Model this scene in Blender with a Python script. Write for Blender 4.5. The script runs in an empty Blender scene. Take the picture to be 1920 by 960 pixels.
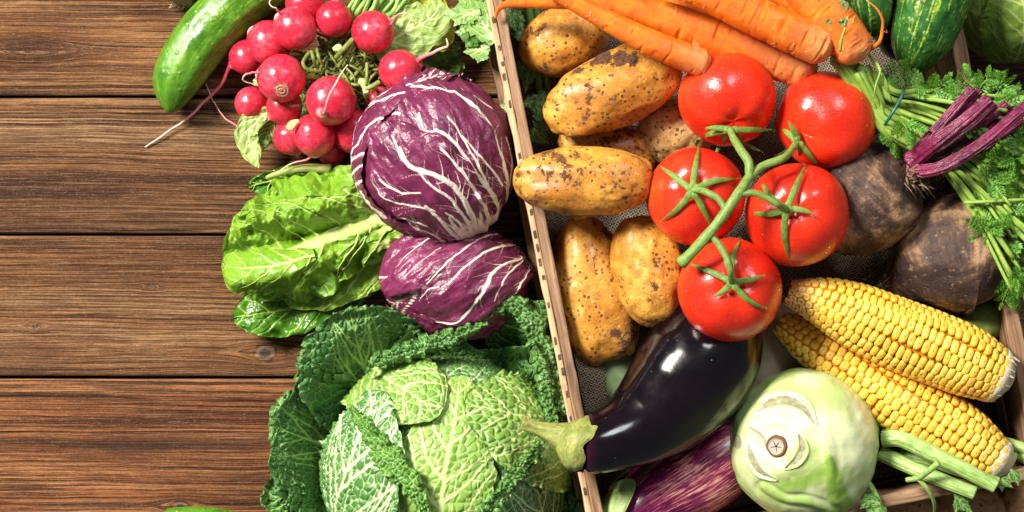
import bpy, math, random
import numpy as np
from mathutils import Matrix, Vector
PI = math.pi
random.seed(7)
SC = bpy.context.scene
COL = SC.collection

# ------------------------------------------------------------------ camera, world, lamps, exposure
H = 1.70            # camera height above the table, metres
S = 0.0005          # metres per photo pixel at table level
cam = bpy.data.cameras.new('camera')
cam.sensor_width = 36.0
cam.lens = 36.0 * H / (1920 * S)
cam.clip_start = 0.05
cam.clip_end = 100
camo = bpy.data.objects.new('camera', cam)
camo.location = (0, 0, H)
COL.objects.link(camo)
SC.camera = camo
W = bpy.data.worlds.new('World')
SC.world = W
W.use_nodes = True
W.node_tree.nodes['Background'].inputs[0].default_value = (0.93, 0.97, 1.0, 1)
W.node_tree.nodes['Background'].inputs[1].default_value = 0.16
def area(name, loc, target, size, power, color):
    l = bpy.data.lights.new(name, 'AREA')
    l.shape = 'RECTANGLE'; l.size = size[0]; l.size_y = size[1]
    l.energy = power; l.color = color
    o = bpy.data.objects.new(name, l)
    o.location = loc
    o.rotation_euler = (Vector(target) - Vector(loc)).to_track_quat('-Z', 'Y').to_euler()
    COL.objects.link(o)
area('window_light', (-2.05, 1.45, 2.35), (0, 0, 0.05), (0.92, 0.92), 325, (1.0, 0.94, 0.84))
area('top_light', (0.9, 1.7, 2.4), (0.1, 0, 0.05), (0.8, 0.8), 38, (0.96, 0.98, 1.0))
SC.view_settings.view_transform = 'Standard'
SC.view_settings.look = 'None'
SC.view_settings.exposure = 0.0
SC.view_settings.gamma = 1.0
SC.render.engine = 'CYCLES'
SC.render.resolution_x = 1024
SC.render.resolution_y = 512

# ------------------------------------------------------------------ numeric helpers
def PX(X, Y, z):
    """photo pixel and height above the table -> world point(s)"""
    X = np.asarray(X, float); Y = np.asarray(Y, float); z = np.asarray(z, float)
    f = S * (1 - z / H)
    x = (X - 960) * f; y = (480 - Y) * f
    return np.stack(np.broadcast_arrays(x, y, z), -1)
def RM(r, z=0.1):
    return r * S * (1 - z / H)
def _hash(ix, iy, iz, seed):
    h = (ix.astype(np.int64) * 374761393 + iy.astype(np.int64) * 668265263 + iz.astype(np.int64) * 2147483647 + seed * 974634777) & 0xFFFFFFFF
    h = ((h ^ (h >> 13)) * 1274126177) & 0xFFFFFFFF
    h = ((h ^ (h >> 16)) * 2246822519) & 0xFFFFFFFF
    h = h ^ (h >> 15)
    return (h & 0xFFFFFF) / float(0xFFFFFF)
def vn(x, y, z=0.0, seed=0):
    x, y, z = np.broadcast_arrays(np.asarray(x, float), np.asarray(y, float), np.asarray(z, float))
    xi, yi, zi = np.floor(x), np.floor(y), np.floor(z)
    fx, fy, fz = x - xi, y - yi, z - zi
    sx, sy, sz = [f * f * f * (f * (f * 6 - 15) + 10) for f in (fx, fy, fz)]
    r = 0
    for a in (0, 1):
        for b in (0, 1):
            for c in (0, 1):
                w = (sx if a else 1 - sx) * (sy if b else 1 - sy) * (sz if c else 1 - sz)
                r = r + w * _hash(xi + a, yi + b, zi + c, seed)
    return r * 2 - 1
def fbm(x, y, z=0.0, seed=0, octs=4, gain=0.5):
    r = 0; a = 1.0; t = 0
    for o in range(octs):
        r = r + a * vn(x * 2 ** o + 13.7 * o, y * 2 ** o + 7.1 * o, np.asarray(z) * 2 ** o, seed + o)
        t += a; a *= gain
    return r / t
def worley(x, y, seed=0, jit=0.9):
    xi, yi = np.floor(x), np.floor(y)
    f1 = np.full(x.shape, 9.0); f2 = np.full(x.shape, 9.0)
    for a in (-1, 0, 1):
        for b in (-1, 0, 1):
            cx = xi + a; cy = yi + b
            px = cx + 0.5 + jit * (_hash(cx, cy, cx * 0, seed) - 0.5)
            py = cy + 0.5 + jit * (_hash(cx, cy, cx * 0, seed + 77) - 0.5)
            d = np.hypot(px - x, py - y)
            f2 = np.minimum(f2, np.maximum(f1, d)); f1 = np.minimum(f1, d)
    return f1, f2
def sst(a, b, x):
    t = np.clip((x - a) / (b - a), 0, 1)
    return t * t * (3 - 2 * t)
def catmull(pts, n, ends=True):
    p = np.asarray(pts, float)
    if p.ndim == 1: p = p[:, None]
    if len(p) == 2: p = np.array([p[0], (p[0] + p[1]) / 2, p[1]])
    q = np.vstack([2 * p[0] - p[1], p, 2 * p[-1] - p[-2]])
    out = []
    for i in range(1, len(q) - 2):
        t = np.linspace(0, 1, 40, endpoint=False)[:, None]
        a, b, c, d = q[i - 1], q[i], q[i + 1], q[i + 2]
        out.append(0.5 * (2 * b + (c - a) * t + (2 * a - 5 * b + 4 * c - d) * t ** 2 + (3 * b - a - 3 * c + d) * t ** 3))
    o = np.vstack(out + [p[-1:]])
    l = np.r_[0, np.cumsum(np.linalg.norm(np.diff(o, axis=0), axis=1))]
    s = np.linspace(0, l[-1], n) if not hasattr(n, '__len__') else np.asarray(n) * l[-1]
    return np.stack([np.interp(s, l, o[:, k]) for k in range(o.shape[1])], -1)
def curve1(vals, u):
    """smooth 1-D interpolation of evenly spaced values"""
    v = np.asarray(vals, float); n = len(v)
    x = np.clip(u, 0, 1) * (n - 1)
    i = np.clip(np.floor(x).astype(int), 0, n - 2); f = x - i
    e = np.r_[2 * v[0] - v[1], v, 2 * v[-1] - v[-2]]
    a, b, c, d = e[i], e[i + 1], e[i + 2], e[i + 3]
    return 0.5 * (2 * b + (c - a) * f + (2 * a - 5 * b + 4 * c - d) * f ** 2 + (3 * b - a - 3 * c + d) * f ** 3)
def basis(axis, ref=(0, 0, 1)):
    a = np.asarray(axis, float); a = a / np.linalg.norm(a)
    r = np.asarray(ref, float)
    if abs(a @ r) > 0.97: r = np.array([1.0, 0, 0])
    x = np.cross(r, a); x /= np.linalg.norm(x)
    return x, np.cross(a, x), a

class MB:
    """collects grids, tubes and quads into ONE mesh"""
    def __init__(s): s.V = []; s.F = []; s.A = []; s.n = 0
    def add(s, V, F, **at):
        V = np.asarray(V, float).reshape(-1, 3)
        s.V.append(V); s.F.append(np.asarray(F, int) + s.n)
        s.A.append({k: np.broadcast_to(np.asarray(v, float), (len(V),)) if np.ndim(v) == 0 else np.asarray(v, float).ravel() for k, v in at.items()})
        s.n += len(V)
    def grid(s, P, wrap=False, **at):
        nu, nv = P.shape[:2]
        i = np.arange(nu - 1)[:, None]
        j = np.arange(nv if wrap else nv - 1)[None, :]
        j2 = (j + 1) % nv
        F = np.stack([(i * nv + j), (i * nv + j2), ((i + 1) * nv + j2), ((i + 1) * nv + j)], -1).reshape(-1, 4)
        at = {k: (v if np.ndim(v) == 0 else np.broadcast_to(v, (nu, nv))) for k, v in at.items()}
        s.add(P.reshape(-1, 3), F, **at)
    def box(s, c, hs, R=None, **at):
        v = np.array([[x, y, z] for x in (-1, 1) for y in (-1, 1) for z in (-1, 1)]) * np.asarray(hs)
        if R is not None: v = v @ np.asarray(R).T
        s.add(v + np.asarray(c), [[0, 1, 3, 2], [4, 6, 7, 5], [0, 4, 5, 1], [2, 3, 7, 6], [0, 2, 6, 4], [1, 5, 7, 3]], **at)
    def build(s, name, mat, parent=None, loc=None, smooth=True, label=None):
        V = np.vstack(s.V)
        names = set(k for a in s.A for k in a)
        if parent is not None:
            r = parent
            while r.parent is not None: r = r.parent
            o0 = np.array(r.location)
        elif loc is not None: o0 = np.asarray(loc, float)
        else: o0 = np.array([(V[:, 0].min() + V[:, 0].max()) / 2, (V[:, 1].min() + V[:, 1].max()) / 2, V[:, 2].min()])
        me = bpy.data.meshes.new(name)
        V = V - o0
        me.vertices.add(len(V)); me.vertices.foreach_set('co', V.astype(np.float32).ravel())
        nl = sum(f.size for f in s.F); np_ = sum(len(f) for f in s.F)
        me.loops.add(nl); me.loops.foreach_set('vertex_index', np.concatenate([f.ravel() for f in s.F]).astype(np.int32))
        me.polygons.add(np_)
        ls = []; c = 0
        for f in s.F:
            k = f.shape[1]; ls.append(c + np.arange(len(f)) * k); c += f.size
        me.polygons.foreach_set('loop_start', np.concatenate(ls).astype(np.int32))
        me.polygons.foreach_set('use_smooth', np.full(np_, smooth, bool))
        me.update(calc_edges=True)
        for k in names:
            a = me.attributes.new(k, 'FLOAT', 'POINT')
            vals = np.concatenate([np.asarray(A.get(k, np.zeros(len(v))), float) for A, v in zip(s.A, s.V)])
            a.data.foreach_set('value', vals.astype(np.float32))
        me.validate()
        me.materials.append(mat)
        o = bpy.data.objects.new(name, me); COL.objects.link(o)
        if parent is not None:
            o.parent = parent
        else:
            o.location = o0
        if label: o['label'] = label
        return o
def build(mb, name, mat, parent=None, **k):
    return mb.build(name, mat, parent, **k)
def thing(name, label, cat, loc, group=None):
    o = bpy.data.objects.new(name, None); COL.objects.link(o)
    o.empty_display_size = 0.02
    o.location = tuple(float(v) for v in loc); o['label'] = label; o['category'] = cat
    if group: o['group'] = group
    bpy.context.view_layer.update()
    return o
def tag(o, label, cat, group=None):
    o['label'] = label; o['category'] = cat
    if group: o['group'] = group
    return o
def struct(o): o['kind'] = 'structure'; return o

def frames(path):
    T = np.gradient(path, axis=0); ln = np.linalg.norm(T, axis=1)
    d = np.diff(path, axis=0); dl = np.linalg.norm(d, axis=1)
    good = np.where(ln > 1e-9)[0]
    for i in np.where(ln <= 1e-9)[0]: T[i] = T[good[np.argmin(abs(good - i))]]
    T /= np.linalg.norm(T, axis=1)[:, None] + 1e-12
    up = np.array([0, 0, 1.0])
    if abs(T[0] @ up) > 0.95: up = np.array([0, 1.0, 0])
    A = np.zeros_like(T); a = np.cross(up, T[0]); a /= np.linalg.norm(a)
    for i in range(len(T)):
        a = a - (a @ T[i]) * T[i]; a /= np.linalg.norm(a) + 1e-12; A[i] = a
    return T, A, np.cross(T, A)
def sweep(mb, path, rad, m=12, flat=1.0, disp=None, twist=0.0, **at):
    """tube along a path; rad per point; flat scales the second axis; disp(s01, ang) adds along the radius"""
    path = np.asarray(path, float); n = len(path)
    rad = np.broadcast_to(np.asarray(rad, float), (n,))
    T, A, B = frames(path)
    ang = np.linspace(0, 2 * PI, m, endpoint=False)[None, :] + twist * np.linspace(0, 1, n)[:, None]
    R = rad[:, None] * np.ones((1, m))
    u = np.linspace(0, 1, n)[:, None] * np.ones((1, m))
    if disp is not None: R = R + disp(u, ang * np.ones((n, 1)))
    P = path[:, None, :] + R[..., None] * (np.cos(ang)[..., None] * A[:, None, :] + flat * np.sin(ang)[..., None] * B[:, None, :])
    mb.grid(P, wrap=True, su=u, sa=ang % (2 * PI) * np.ones((n, 1)), **at)
    return P
def pxpath(ctrl, n):
    """ctrl rows (photo x, photo y, height) -> smooth world path"""
    c = np.asarray(ctrl, float)
    return catmull(PX(c[:, 0], c[:, 1], c[:, 2]), n)
def tube(mb, ctrl, r0, r1, n=16, m=7, wob=0.0, flat=1.0, cap=True, **at):
    """thin stalk, r in photo pixels"""
    p = pxpath(ctrl, n)
    if wob:
        k = np.linspace(0, 5, n); sd = random.randint(0, 9999)
        p = p + wob * np.stack([vn(k, 0, 0, sd), vn(k, 0, 0, sd + 1), vn(k, 0, 0, sd + 2)], -1)
    r = np.linspace(r0, r1, n) * S * 0.93
    if cap:
        T, _, _ = frames(p)
        p = np.vstack([p[:1], p, p[-1:]]); r = np.r_[1e-5, r, 1e-5]
    return sweep(mb, p, r, m, flat=flat, **at)
def ball(c, radii, axis=(0, 0, 1), n=60, m=80, disp=None, pw=1.0, xdir=None):
    """deformed ellipsoid; axis = pole; disp(d, theta, phi) relative radius change. returns P, theta, phi"""
    th = np.linspace(0, PI, n)[:, None] * np.ones((1, m)); ph = np.linspace(0, 2 * PI, m, endpoint=False)[None, :] * np.ones((n, 1))
    d = np.stack([np.sin(th) * np.cos(ph), np.sin(th) * np.sin(ph), np.cos(th)], -1)
    k = 1 + (disp(d, th, ph) if disp is not None else 0)
    e = np.sign(d) * np.abs(d) ** pw
    L = e * np.asarray(radii) * (k[..., None] if np.ndim(k) else k)
    if xdir is not None:
        z = np.asarray(axis, float); z /= np.linalg.norm(z); x = np.asarray(xdir, float); x = x - (x @ z) * z; x /= np.linalg.norm(x); y = np.cross(z, x)
    else: x, y, z = basis(axis)
    P = np.asarray(c) + L[..., 0:1] * x + L[..., 1:2] * y + L[..., 2:3] * z
    return P, th, ph, d

# ------------------------------------------------------------------ node helpers
class Mt:
    def __init__(s, name, rough=0.5, spec=0.5):
        s.m = bpy.data.materials.new(name); s.m.use_nodes = True
        s.t = s.m.node_tree; s.b = s.t.nodes['Principled BSDF']
        s.out = s.t.nodes['Material Output']
        s.set('Roughness', rough); s.set('Specular IOR Level', spec)
    def put(s, sock, v):
        if hasattr(v, 'is_output'): s.t.links.new(v, sock)
        elif isinstance(v, (tuple, list)):
            sock.default_value = tuple(v) + ((1,) if len(v) == 3 and len(sock.default_value) == 4 else ())
        else:
            try: sock.default_value = v
            except (TypeError, ValueError): sock.default_value = (v,) * len(sock.default_value)
    def set(s, k, v): s.put(s.b.inputs[k], v); return s
    def N(s, ty, **p):
        n = s.t.nodes.new(ty)
        for k, v in p.items(): setattr(n, k, v)
        return n
    def mt(s, op, a, b=0.0, c=0.0, clamp=False):
        n = s.N('ShaderNodeMath', operation=op, use_clamp=clamp)
        for i, v in enumerate((a, b, c)): s.put(n.inputs[i], v)
        return n.outputs[0]
    def add(s, a, b): return s.mt('ADD', a, b)
    def mul(s, a, b): return s.mt('MULTIPLY', a, b)
    def at(s, name): return s.N('ShaderNodeAttribute', attribute_name=name).outputs['Fac']
    def co(s, rnd=True):
        c = s.N('ShaderNodeTexCoord').outputs['Object']
        if rnd:
            r = s.N('ShaderNodeObjectInfo').outputs['Random']
            n = s.N('ShaderNodeVectorMath', operation='ADD'); s.put(n.inputs[0], c); s.put(n.inputs[1], s.mul(r, 7.0)); return n.outputs[0]
        return c
    def xyz(s, x=0.0, y=0.0, z=0.0):
        n = s.N('ShaderNodeCombineXYZ')
        for i, v in enumerate((x, y, z)): s.put(n.inputs[i], v)
        return n.outputs[0]
    def noise(s, v, scale, detail=3, rough=0.5, dist=0.0):
        n = s.N('ShaderNodeTexNoise'); s.put(n.inputs['Vector'], v)
        s.put(n.inputs['Scale'], scale); s.put(n.inputs['Detail'], detail); s.put(n.inputs['Roughness'], rough); s.put(n.inputs['Distortion'], dist)
        return n.outputs[0]
    def vor(s, v, scale, feature='F1', rand=1.0, out='Distance'):
        n = s.N('ShaderNodeTexVoronoi', feature=feature); s.put(n.inputs['Vector'], v); s.put(n.inputs['Scale'], scale); s.put(n.inputs['Randomness'], rand)
        return n.outputs[out]
    def rng(s, v, a, b, c=0.0, d=1.0, smooth=False):
        n = s.N('ShaderNodeMapRange'); n.interpolation_type = 'SMOOTHSTEP' if smooth else 'LINEAR'
        for i, x in enumerate((v, a, b, c, d)): s.put(n.inputs[i], x)
        return n.outputs[0]
    def ramp(s, f, stops):
        n = s.N('ShaderNodeValToRGB'); e = n.color_ramp.elements
        while len(e) < len(stops): e.new(0.5)
        for el, (p, c) in zip(e, stops): el.position = p; el.color = tuple(c) + (1,)
        s.put(n.inputs[0], f); return n.outputs[0]
    def mix(s, f, a, b, blend='MIX'):
        n = s.N('ShaderNodeMix', data_type='RGBA', blend_type=blend)
        s.put(n.inputs[0], f); s.put(n.inputs[6], a); s.put(n.inputs[7], b); return n.outputs[2]
    def bump(s, h, strength=0.5, dist=0.001, nrm=None):
        n = s.N('ShaderNodeBump'); s.put(n.inputs['Strength'], strength); s.put(n.inputs['Distance'], dist); s.put(n.inputs['Height'], h)
        if nrm is not None: s.put(n.inputs['Normal'], nrm)
        return n.outputs[0]
    def col(s, c): return s.set('Base Color', c)
    def nrm(s, n): return s.set('Normal', n)
    def sss(s, w, rad=(1, .4, .2), scale=0.004):
        s.set('Subsurface Weight', w); s.set('Subsurface Radius', rad); s.set('Subsurface Scale', scale); return s
    def translucent(s, fac, color):
        tr = s.N('ShaderNodeBsdfTranslucent'); s.put(tr.inputs[0], color)
        mx = s.N('ShaderNodeMixShader'); s.put(mx.inputs[0], fac)
        s.t.links.new(s.b.outputs[0], mx.inputs[1]); s.t.links.new(tr.outputs[0], mx.inputs[2]); s.t.links.new(mx.outputs[0], s.out.inputs[0]); return s

# ------------------------------------------------------------------ materials
def m_table():
    m = Mt('table_wood', 0.6, 0.22)
    x = m.N('ShaderNodeSeparateXYZ'); m.put(x.inputs[0], m.co(False)); X = x.outputs[0]
    gy = m.at('gy'); pk = m.at('plank')
    v1 = m.xyz(m.mul(X, 1.5), m.mul(gy, 60), m.mul(pk, 9.1))
    v2 = m.xyz(m.mul(X, 2.6), m.mul(gy, 330), m.mul(pk, 5.3))
    v3 = m.xyz(m.mul(X, 6.5), m.mul(gy, 1050), m.mul(pk, 3.3))
    v4 = m.xyz(m.mul(X, 3.2), m.mul(gy, 9), m.mul(pk, 2.3))
    a = m.noise(v1, 1.0, 5, .55); b = m.noise(v2, 1.0, 4, .55); c = m.noise(v3, 1.0, 3, .6); d = m.noise(v4, 1.0, 3, .5)
    # growth rings: sharp dark late wood lines
    ring = m.mt('SINE', m.add(m.mul(gy, 1080.0), m.mul(a, 26.0)))
    ringd = m.mul(m.rng(ring, 0.10, .95, 0, 1, True), m.rng(m.noise(v4, 2.3, 2), .35, .60, .15, 1, True))
    base = m.ramp(m.add(m.mul(a, .55), m.mul(d, .45)), [(.35, (.045, .015, .006)), (.42, (.135, .050, .016)), (.49, (.255, .108, .035)), (.60, (.38, .205, .092))])
    tone = m.ramp(m.mul(pk, 1 / 6.0), [(0, (1.0, .9, .8)), (1 / 6, (.98, .93, .86)), (2 / 6, (.86, .87, .86)), (3 / 6, (.97, .97, .95)), (4 / 6, (1.03, .76, .58)), (5 / 6, (.95, .9, .85))])
    base = m.mix(1.0, base, tone, 'MULTIPLY')
    base = m.mix(m.mul(ringd, .82), base, (.040, .013, .005))
    base = m.mix(m.rng(b, .52, .62, 0, .9, True), base, (.042, .015, .006))
    base = m.mix(m.rng(b, .40, .28, 0, .55, True), base, (.36, .185, .075))
    base = m.mix(m.rng(c, .50, .60, 0, .72, True), base, (.030, .011, .005))
    base = m.mix(m.rng(c, .44, .32, 0, .45, True), base, (.40, .21, .09))
    v7 = m.xyz(m.mul(X, 34), m.mul(gy, 1500), m.mul(pk, 1.3)); e7 = m.noise(v7, 1.0, 4, .7)
    iso = m.noise(m.co(False), 620, 4, .7)
    base = m.mix(m.rng(e7, .50, .62, 0, .60, True), base, (.034, .014, .007))
    base = m.mix(m.rng(e7, .45, .33, 0, .45, True), base, (.40, .245, .135))
    base = m.mix(m.rng(iso, .54, .66, 0, .38, True), base, (.060, .030, .017))
    base = m.mix(m.rng(iso, .44, .32, 0, .30, True), base, (.44, .29, .18))
    # long dark checks
    v5 = m.xyz(m.mul(X, 2.4), m.mul(gy, 190), m.add(m.mul(pk, 7.7), 3.0))
    ck = m.rng(m.noise(v5, 1.0, 3, .6), .66, .70, 0, 1, True)
    v6 = m.xyz(m.mul(X, 3.4), m.mul(gy, 26), m.add(m.mul(pk, 4.7), 13.0))
    base = m.mix(m.rng(m.noise(v6, 1.0, 3, .6), .52, .68, 0, .6, True), base, (.045, .020, .011))
    base = m.mix(m.mul(ck, .9), base, (.018, .008, .004))
    kn = m.at('knot')
    kr = m.noise(m.xyz(m.mul(kn, 14), pk, 0.0), 1.0, 2)
    base = m.mix(m.rng(kn, .35, .9, 0, .9, True), base, m.mix(m.rng(kr, .45, .6, 0, .5), m.ramp(kn, [(.35, (.06, .04, .03)), (.52, (.26, .20, .16)), (.75, (.16, .12, .095)), (.95, (.03, .022, .018))]), (.04, .028, .022)))
    base = m.mix(m.rng(m.at('knotedge'), 0.3, 1.0, 0, .85, True), base, (.022, .011, .007))
    base = m.mix(m.at('gap'), base, (.012, .006, .004))
    m.col(base)
    h = m.add(m.mul(e7, -.8), m.mul(b, -1.0)); h = m.add(h, m.add(m.mul(c, -.9), m.add(m.mul(ringd, -.35), m.mul(ck, -1.6))))
    m.nrm(m.bump(h, .95, .0016)); m.set('Roughness', m.rng(c, .3, .7, .48, .7)); return m.m
def m_cratewood(name='crate_wood', dark=(.085, .042, .022), mid=(.27, .155, .085), light=(.42, .27, .165)):
    m = Mt(name, .65, .3)
    g = m.at('along'); w = m.at('across'); id_ = m.at('board')
    v = m.xyz(m.mul(g, 9), m.mul(w, 170), m.mul(id_, 3.7))
    v2 = m.xyz(m.mul(g, 50), m.mul(w, 700), m.mul(id_, 3.7))
    a = m.noise(v, 1, 5, .6); b = m.noise(v2, 1, 4, .6)
    c = m.ramp(a, [(.3, dark), (.5, mid), (.72, light)])
    c = m.mix(m.rng(b, .52, .7, 0, .7), c, dark)
    st = m.noise(m.co(), 45, 4, .6)
    c = m.mix(m.rng(st, .58, .72, 0, .45), c, (.09, .06, .045))
    m.col(c); m.nrm(m.bump(m.add(a, b), .6, .0009)); return m.m
def m_burlap():
    m = Mt('burlap', .9, .1)
    x = m.N('ShaderNodeSeparateXYZ'); m.put(x.inputs[0], m.co(False))
    wb = m.noise(m.co(False), 90, 2); 
    sx = m.mt('SINE', m.add(m.mul(x.outputs[0], 2600), m.mul(wb, 5))); sy = m.mt('SINE', m.add(m.mul(x.outputs[1], 2600), m.mul(wb, 5)))
    w = m.mt('MAXIMUM', m.mul(sx, m.mt('SIGN', m.mt('SINE', m.mul(x.outputs[1], 1300)))), m.mul(sy, m.mt('SIGN', m.mt('SINE', m.mul(x.outputs[0], 1300)))))
    n = m.noise(m.co(False), 500, 3)
    c = m.ramp(m.add(m.mul(w, .3), m.mul(n, .7)), [(.15, (.035, .025, .017)), (.4, (.19, .145, .10)), (.7, (.40, .32, .235))])
    m.col(c); m.nrm(m.bump(w, .9, .001)); return m.m
def m_potato(name='potato_skin', y=(.67, .345, .052), o=(.44, .165, .018), dirt=1.0):
    m = Mt(name, .42, .45); v = m.co()
    n1 = m.noise(v, 22, 4, .55); n2 = m.noise(v, 170, 5, .62); n3 = m.noise(v, 75, 7, .72, .4); n4 = m.noise(v, 14, 2); sp = m.noise(v, 330, 3, .6); pt = m.noise(v, 420, 2)
    c = m.mix(m.rng(n1, .35, .65, 0, 1, True), o, y)
    c = m.mix(m.rng(n2, .50, .70, 0, .70, True), c, (.33, .125, .018))
    c = m.mix(m.rng(m.noise(v, 520, 3, .6), .56, .68, 0, .55), c, (.24, .085, .015))
    c = m.mix(m.rng(n2, .45, .25, 0, .55, True), c, (.86, .60, .20))
    d1 = m.rng(m.add(n3, m.mul(n4, .35 * dirt)), .765, .81, 0, 1, True)
    c = m.mix(m.rng(m.add(n3, m.mul(n4, .55)), .68, .95, 0, .75 * dirt, True), c, (.26, .09, .018))
    c = m.mix(m.mul(d1, .92 * dirt), c, m.ramp(pt, [(.3, (.035, .012, .005)), (.7, (.11, .045, .02))]))
    spk = m.rng(m.add(m.vor(v, 190), m.mul(m.add(n2, -.5), .7)), .32, .20, 0, 1, True)
    gate = m.rng(m.noise(v, 30, 3), .42, .52, 0, 1)
    c = m.mix(m.mul(m.mul(spk, gate), .85), c, (.07, .024, .008))
    spk2 = m.rng(m.vor(v, 330), .22, .10, 0, .7, True)
    c = m.mix(m.mul(spk2, dirt), c, (.13, .045, .012))
    cl = m.at('clod')
    cn = m.rng(m.add(cl, m.mul(m.add(n3, -.5), 2.2)), .42, .62, 0, 1, True)
    c = m.mix(cn, c, m.ramp(sp, [(.3, (.035, .013, .007)), (.7, (.145, .062, .032))]))
    m.col(c)
    h = m.add(m.mul(n2, .5), m.add(m.mul(d1, .8), m.add(m.mul(spk, -.25), m.mul(cn, m.add(1.8, m.mul(sp, 3))))))
    m.nrm(m.bump(h, .75, .0011)); m.set('Roughness', m.mix(m.mt('MAXIMUM', d1, cn), m.rng(n2, .3, .7, .30, .5), .95)); m.sss(.12, (1, .5, .2), .003)
    return m.m
def m_tomato():
    m = Mt('tomato_skin', .26, .5); v = m.co()
    n = m.noise(v, 16, 3); k = m.at('pole')
    c = m.ramp(n, [(.3, (.60, .014, .006)), (.6, (.74, .032, .008)), (.8, (.82, .08, .012))])
    c = m.mix(m.rng(k, .65, .1, 0, .5), c, (.90, .12, .015))
    c = m.mix(m.rng(m.noise(v, 900, 1), .68, .74, 0, .35), c, (.95, .35, .10))
    m.col(c); m.sss(.22, (1, .15, .06), .006)
    m.nrm(m.bump(m.add(m.noise(v, 480, 2), m.mul(m.noise(v, 60, 3), 2.5)), .22, .0009)); m.set('Roughness', m.rng(m.noise(v, 90, 3), .35, .7, .20, .36))
    return m.m
def m_drop():
    m = Mt('water', .02, .6); m.col((.95, .97, 1)); m.set('Transmission Weight', 1.0); m.set('IOR', 1.33); return m.m
def m_simple_green(name, a, b, c=None, rough=.42, tr=0.0, sc=120):
    m = Mt(name, rough, .45); v = m.co()
    n = m.noise(v, sc, 4, .6); n2 = m.noise(v, 18, 2)
    su = m.at('su'); sa = m.at('sa')
    st = m.noise(m.xyz(m.mul(su, 6), m.mul(sa, 3), 1.0), 2.4, 2)
    col = m.mix(m.rng(m.add(m.mul(n, .6), m.mul(n2, .4)), .35, .65), a, b)
    if c is not None: col = m.mix(m.rng(st, .5, .7, 0, .7), col, c)
    m.col(col); m.nrm(m.bump(m.add(n, m.mul(st, 2)), .4, .0006))
    if tr: m.translucent(tr, col)
    return m.m
def m_leaf(name, dark, light, vein, rough=.36, tr=.22, cr=.5, bump=.5, soft=.25, edgecol=None, gloss=.5):
    m = Mt(name, rough, gloss); v = m.co()
    n = m.noise(v, 34, 4, .6); n2 = m.noise(v, 260, 3, .6); vv = m.at('vein'); tone = m.at('tone')
    f = m.rng(m.add(m.add(m.mul(n, .8), m.mul(n2, .35)), tone), .35, .95)
    c = m.mix(f, dark, light)
    if edgecol is not None: c = m.mix(m.rng(m.add(m.at('edge'), m.mul(m.add(n2, -.5), .12)), .90, 1.0, 0, .85), c, edgecol)
    c = m.mix(m.rng(vv, .04, .04 + soft + .4, 0, 1, True), c, vein)
    sp = m.rng(m.noise(v, 700, 2), .70, .76, 0, .4)
    c = m.mix(sp, c, m.mix(.5, c, (.02, .02, .01)))
    m.col(c)
    h = m.add(m.mul(n2, .6), m.mul(m.noise(v, 110, 3, .6), 1.2 * cr))
    m.nrm(m.bump(h, bump, .0012)); m.set('Roughness', m.rng(n2, .3, .7, rough - .07, rough + .12))
    if tr: m.translucent(tr, m.mix(.5, c, light))
    return m.m
def m_radish():
    m = Mt('radish_skin', .27, .5); v = m.co(); k = m.at('pole')
    n = m.noise(v, 30, 3); n2 = m.noise(v, 240, 4, .65)
    c = m.ramp(m.add(m.mul(n, .65), m.mul(n2, .35)), [(.32, (.40, .008, .026)), (.52, (.56, .020, .048)), (.68, (.74, .085, .12))])
    scr = m.noise(m.xyz(m.mul(m.at('sa'), 2), m.mul(k, 26), m.mul(n, 3)), 1.6, 3)
    c = m.mix(m.rng(scr, .60, .75, 0, .45), c, (.90, .35, .36))
    c = m.mix(m.rng(k, .965, .995, 0, .8), c, (.86, .45, .42))
    c = m.mix(m.rng(m.noise(v, 520, 2), .68, .74, 0, .6), c, (.30, .03, .03))
    m.col(c); m.sss(.10, (1, .3, .25), .003)
    m.nrm(m.bump(m.add(n2, m.mul(m.noise(v, 70, 3), 2)), .25, .0007)); m.set('Roughness', m.rng(n2, .3, .7, .2, .36)); return m.m
def m_root():
    m = Mt('radish_root', .5, .4); su = m.at('su')
    m.col(m.ramp(m.add(su, m.mul(m.add(m.noise(m.co(), 160, 3), -.5), .3)), [(.0, (.62, .05, .10)), (.45, (.66, .20, .22)), (.85, (.78, .58, .45))])); m.sss(.2, (1, .5, .4), .002); return m.m
def m_carrot():
    m = Mt('carrot_skin', .36, .42); v = m.co(); su = m.at('su'); sa = m.at('sa')
    n = m.noise(v, 40, 4, .6); n2 = m.noise(v, 260, 4, .65)
    rg = m.noise(m.xyz(m.mul(su, m.at('len')), m.mul(sa, .9), m.mul(n, .6)), 330, 3, .55)
    c = m.ramp(m.add(m.mul(n, .65), m.mul(n2, .35)), [(.32, (.62, .095, .003)), (.5, (.81, .165, .004)), (.68, (.93, .29, .012))])
    c = m.mix(m.rng(rg, .60, .74, 0, .55), c, (.58, .14, .018))
    c = m.mix(m.rng(rg, .36, .24, 0, .5), c, (.97, .62, .22))
    c = m.mix(m.mul(m.rng(su, .74, 1.0, 0, 1, True), .58), c, m.ramp(n2, [(.3, (.50, .20, .07)), (.7, (.88, .48, .20))]))
    c = m.mix(m.rng(m.noise(v, 150, 5, .7), .63, .70, 0, .5), c, (.50, .20, .045))
    m.col(c); m.sss(.25, (1, .45, .1), .005)
    m.nrm(m.bump(m.add(m.mul(rg, 1.4), m.mul(n2, .7)), .55, .0011)); m.set('Roughness', m.rng(n2, .3, .7, .24, .42)); return m.m
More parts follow.
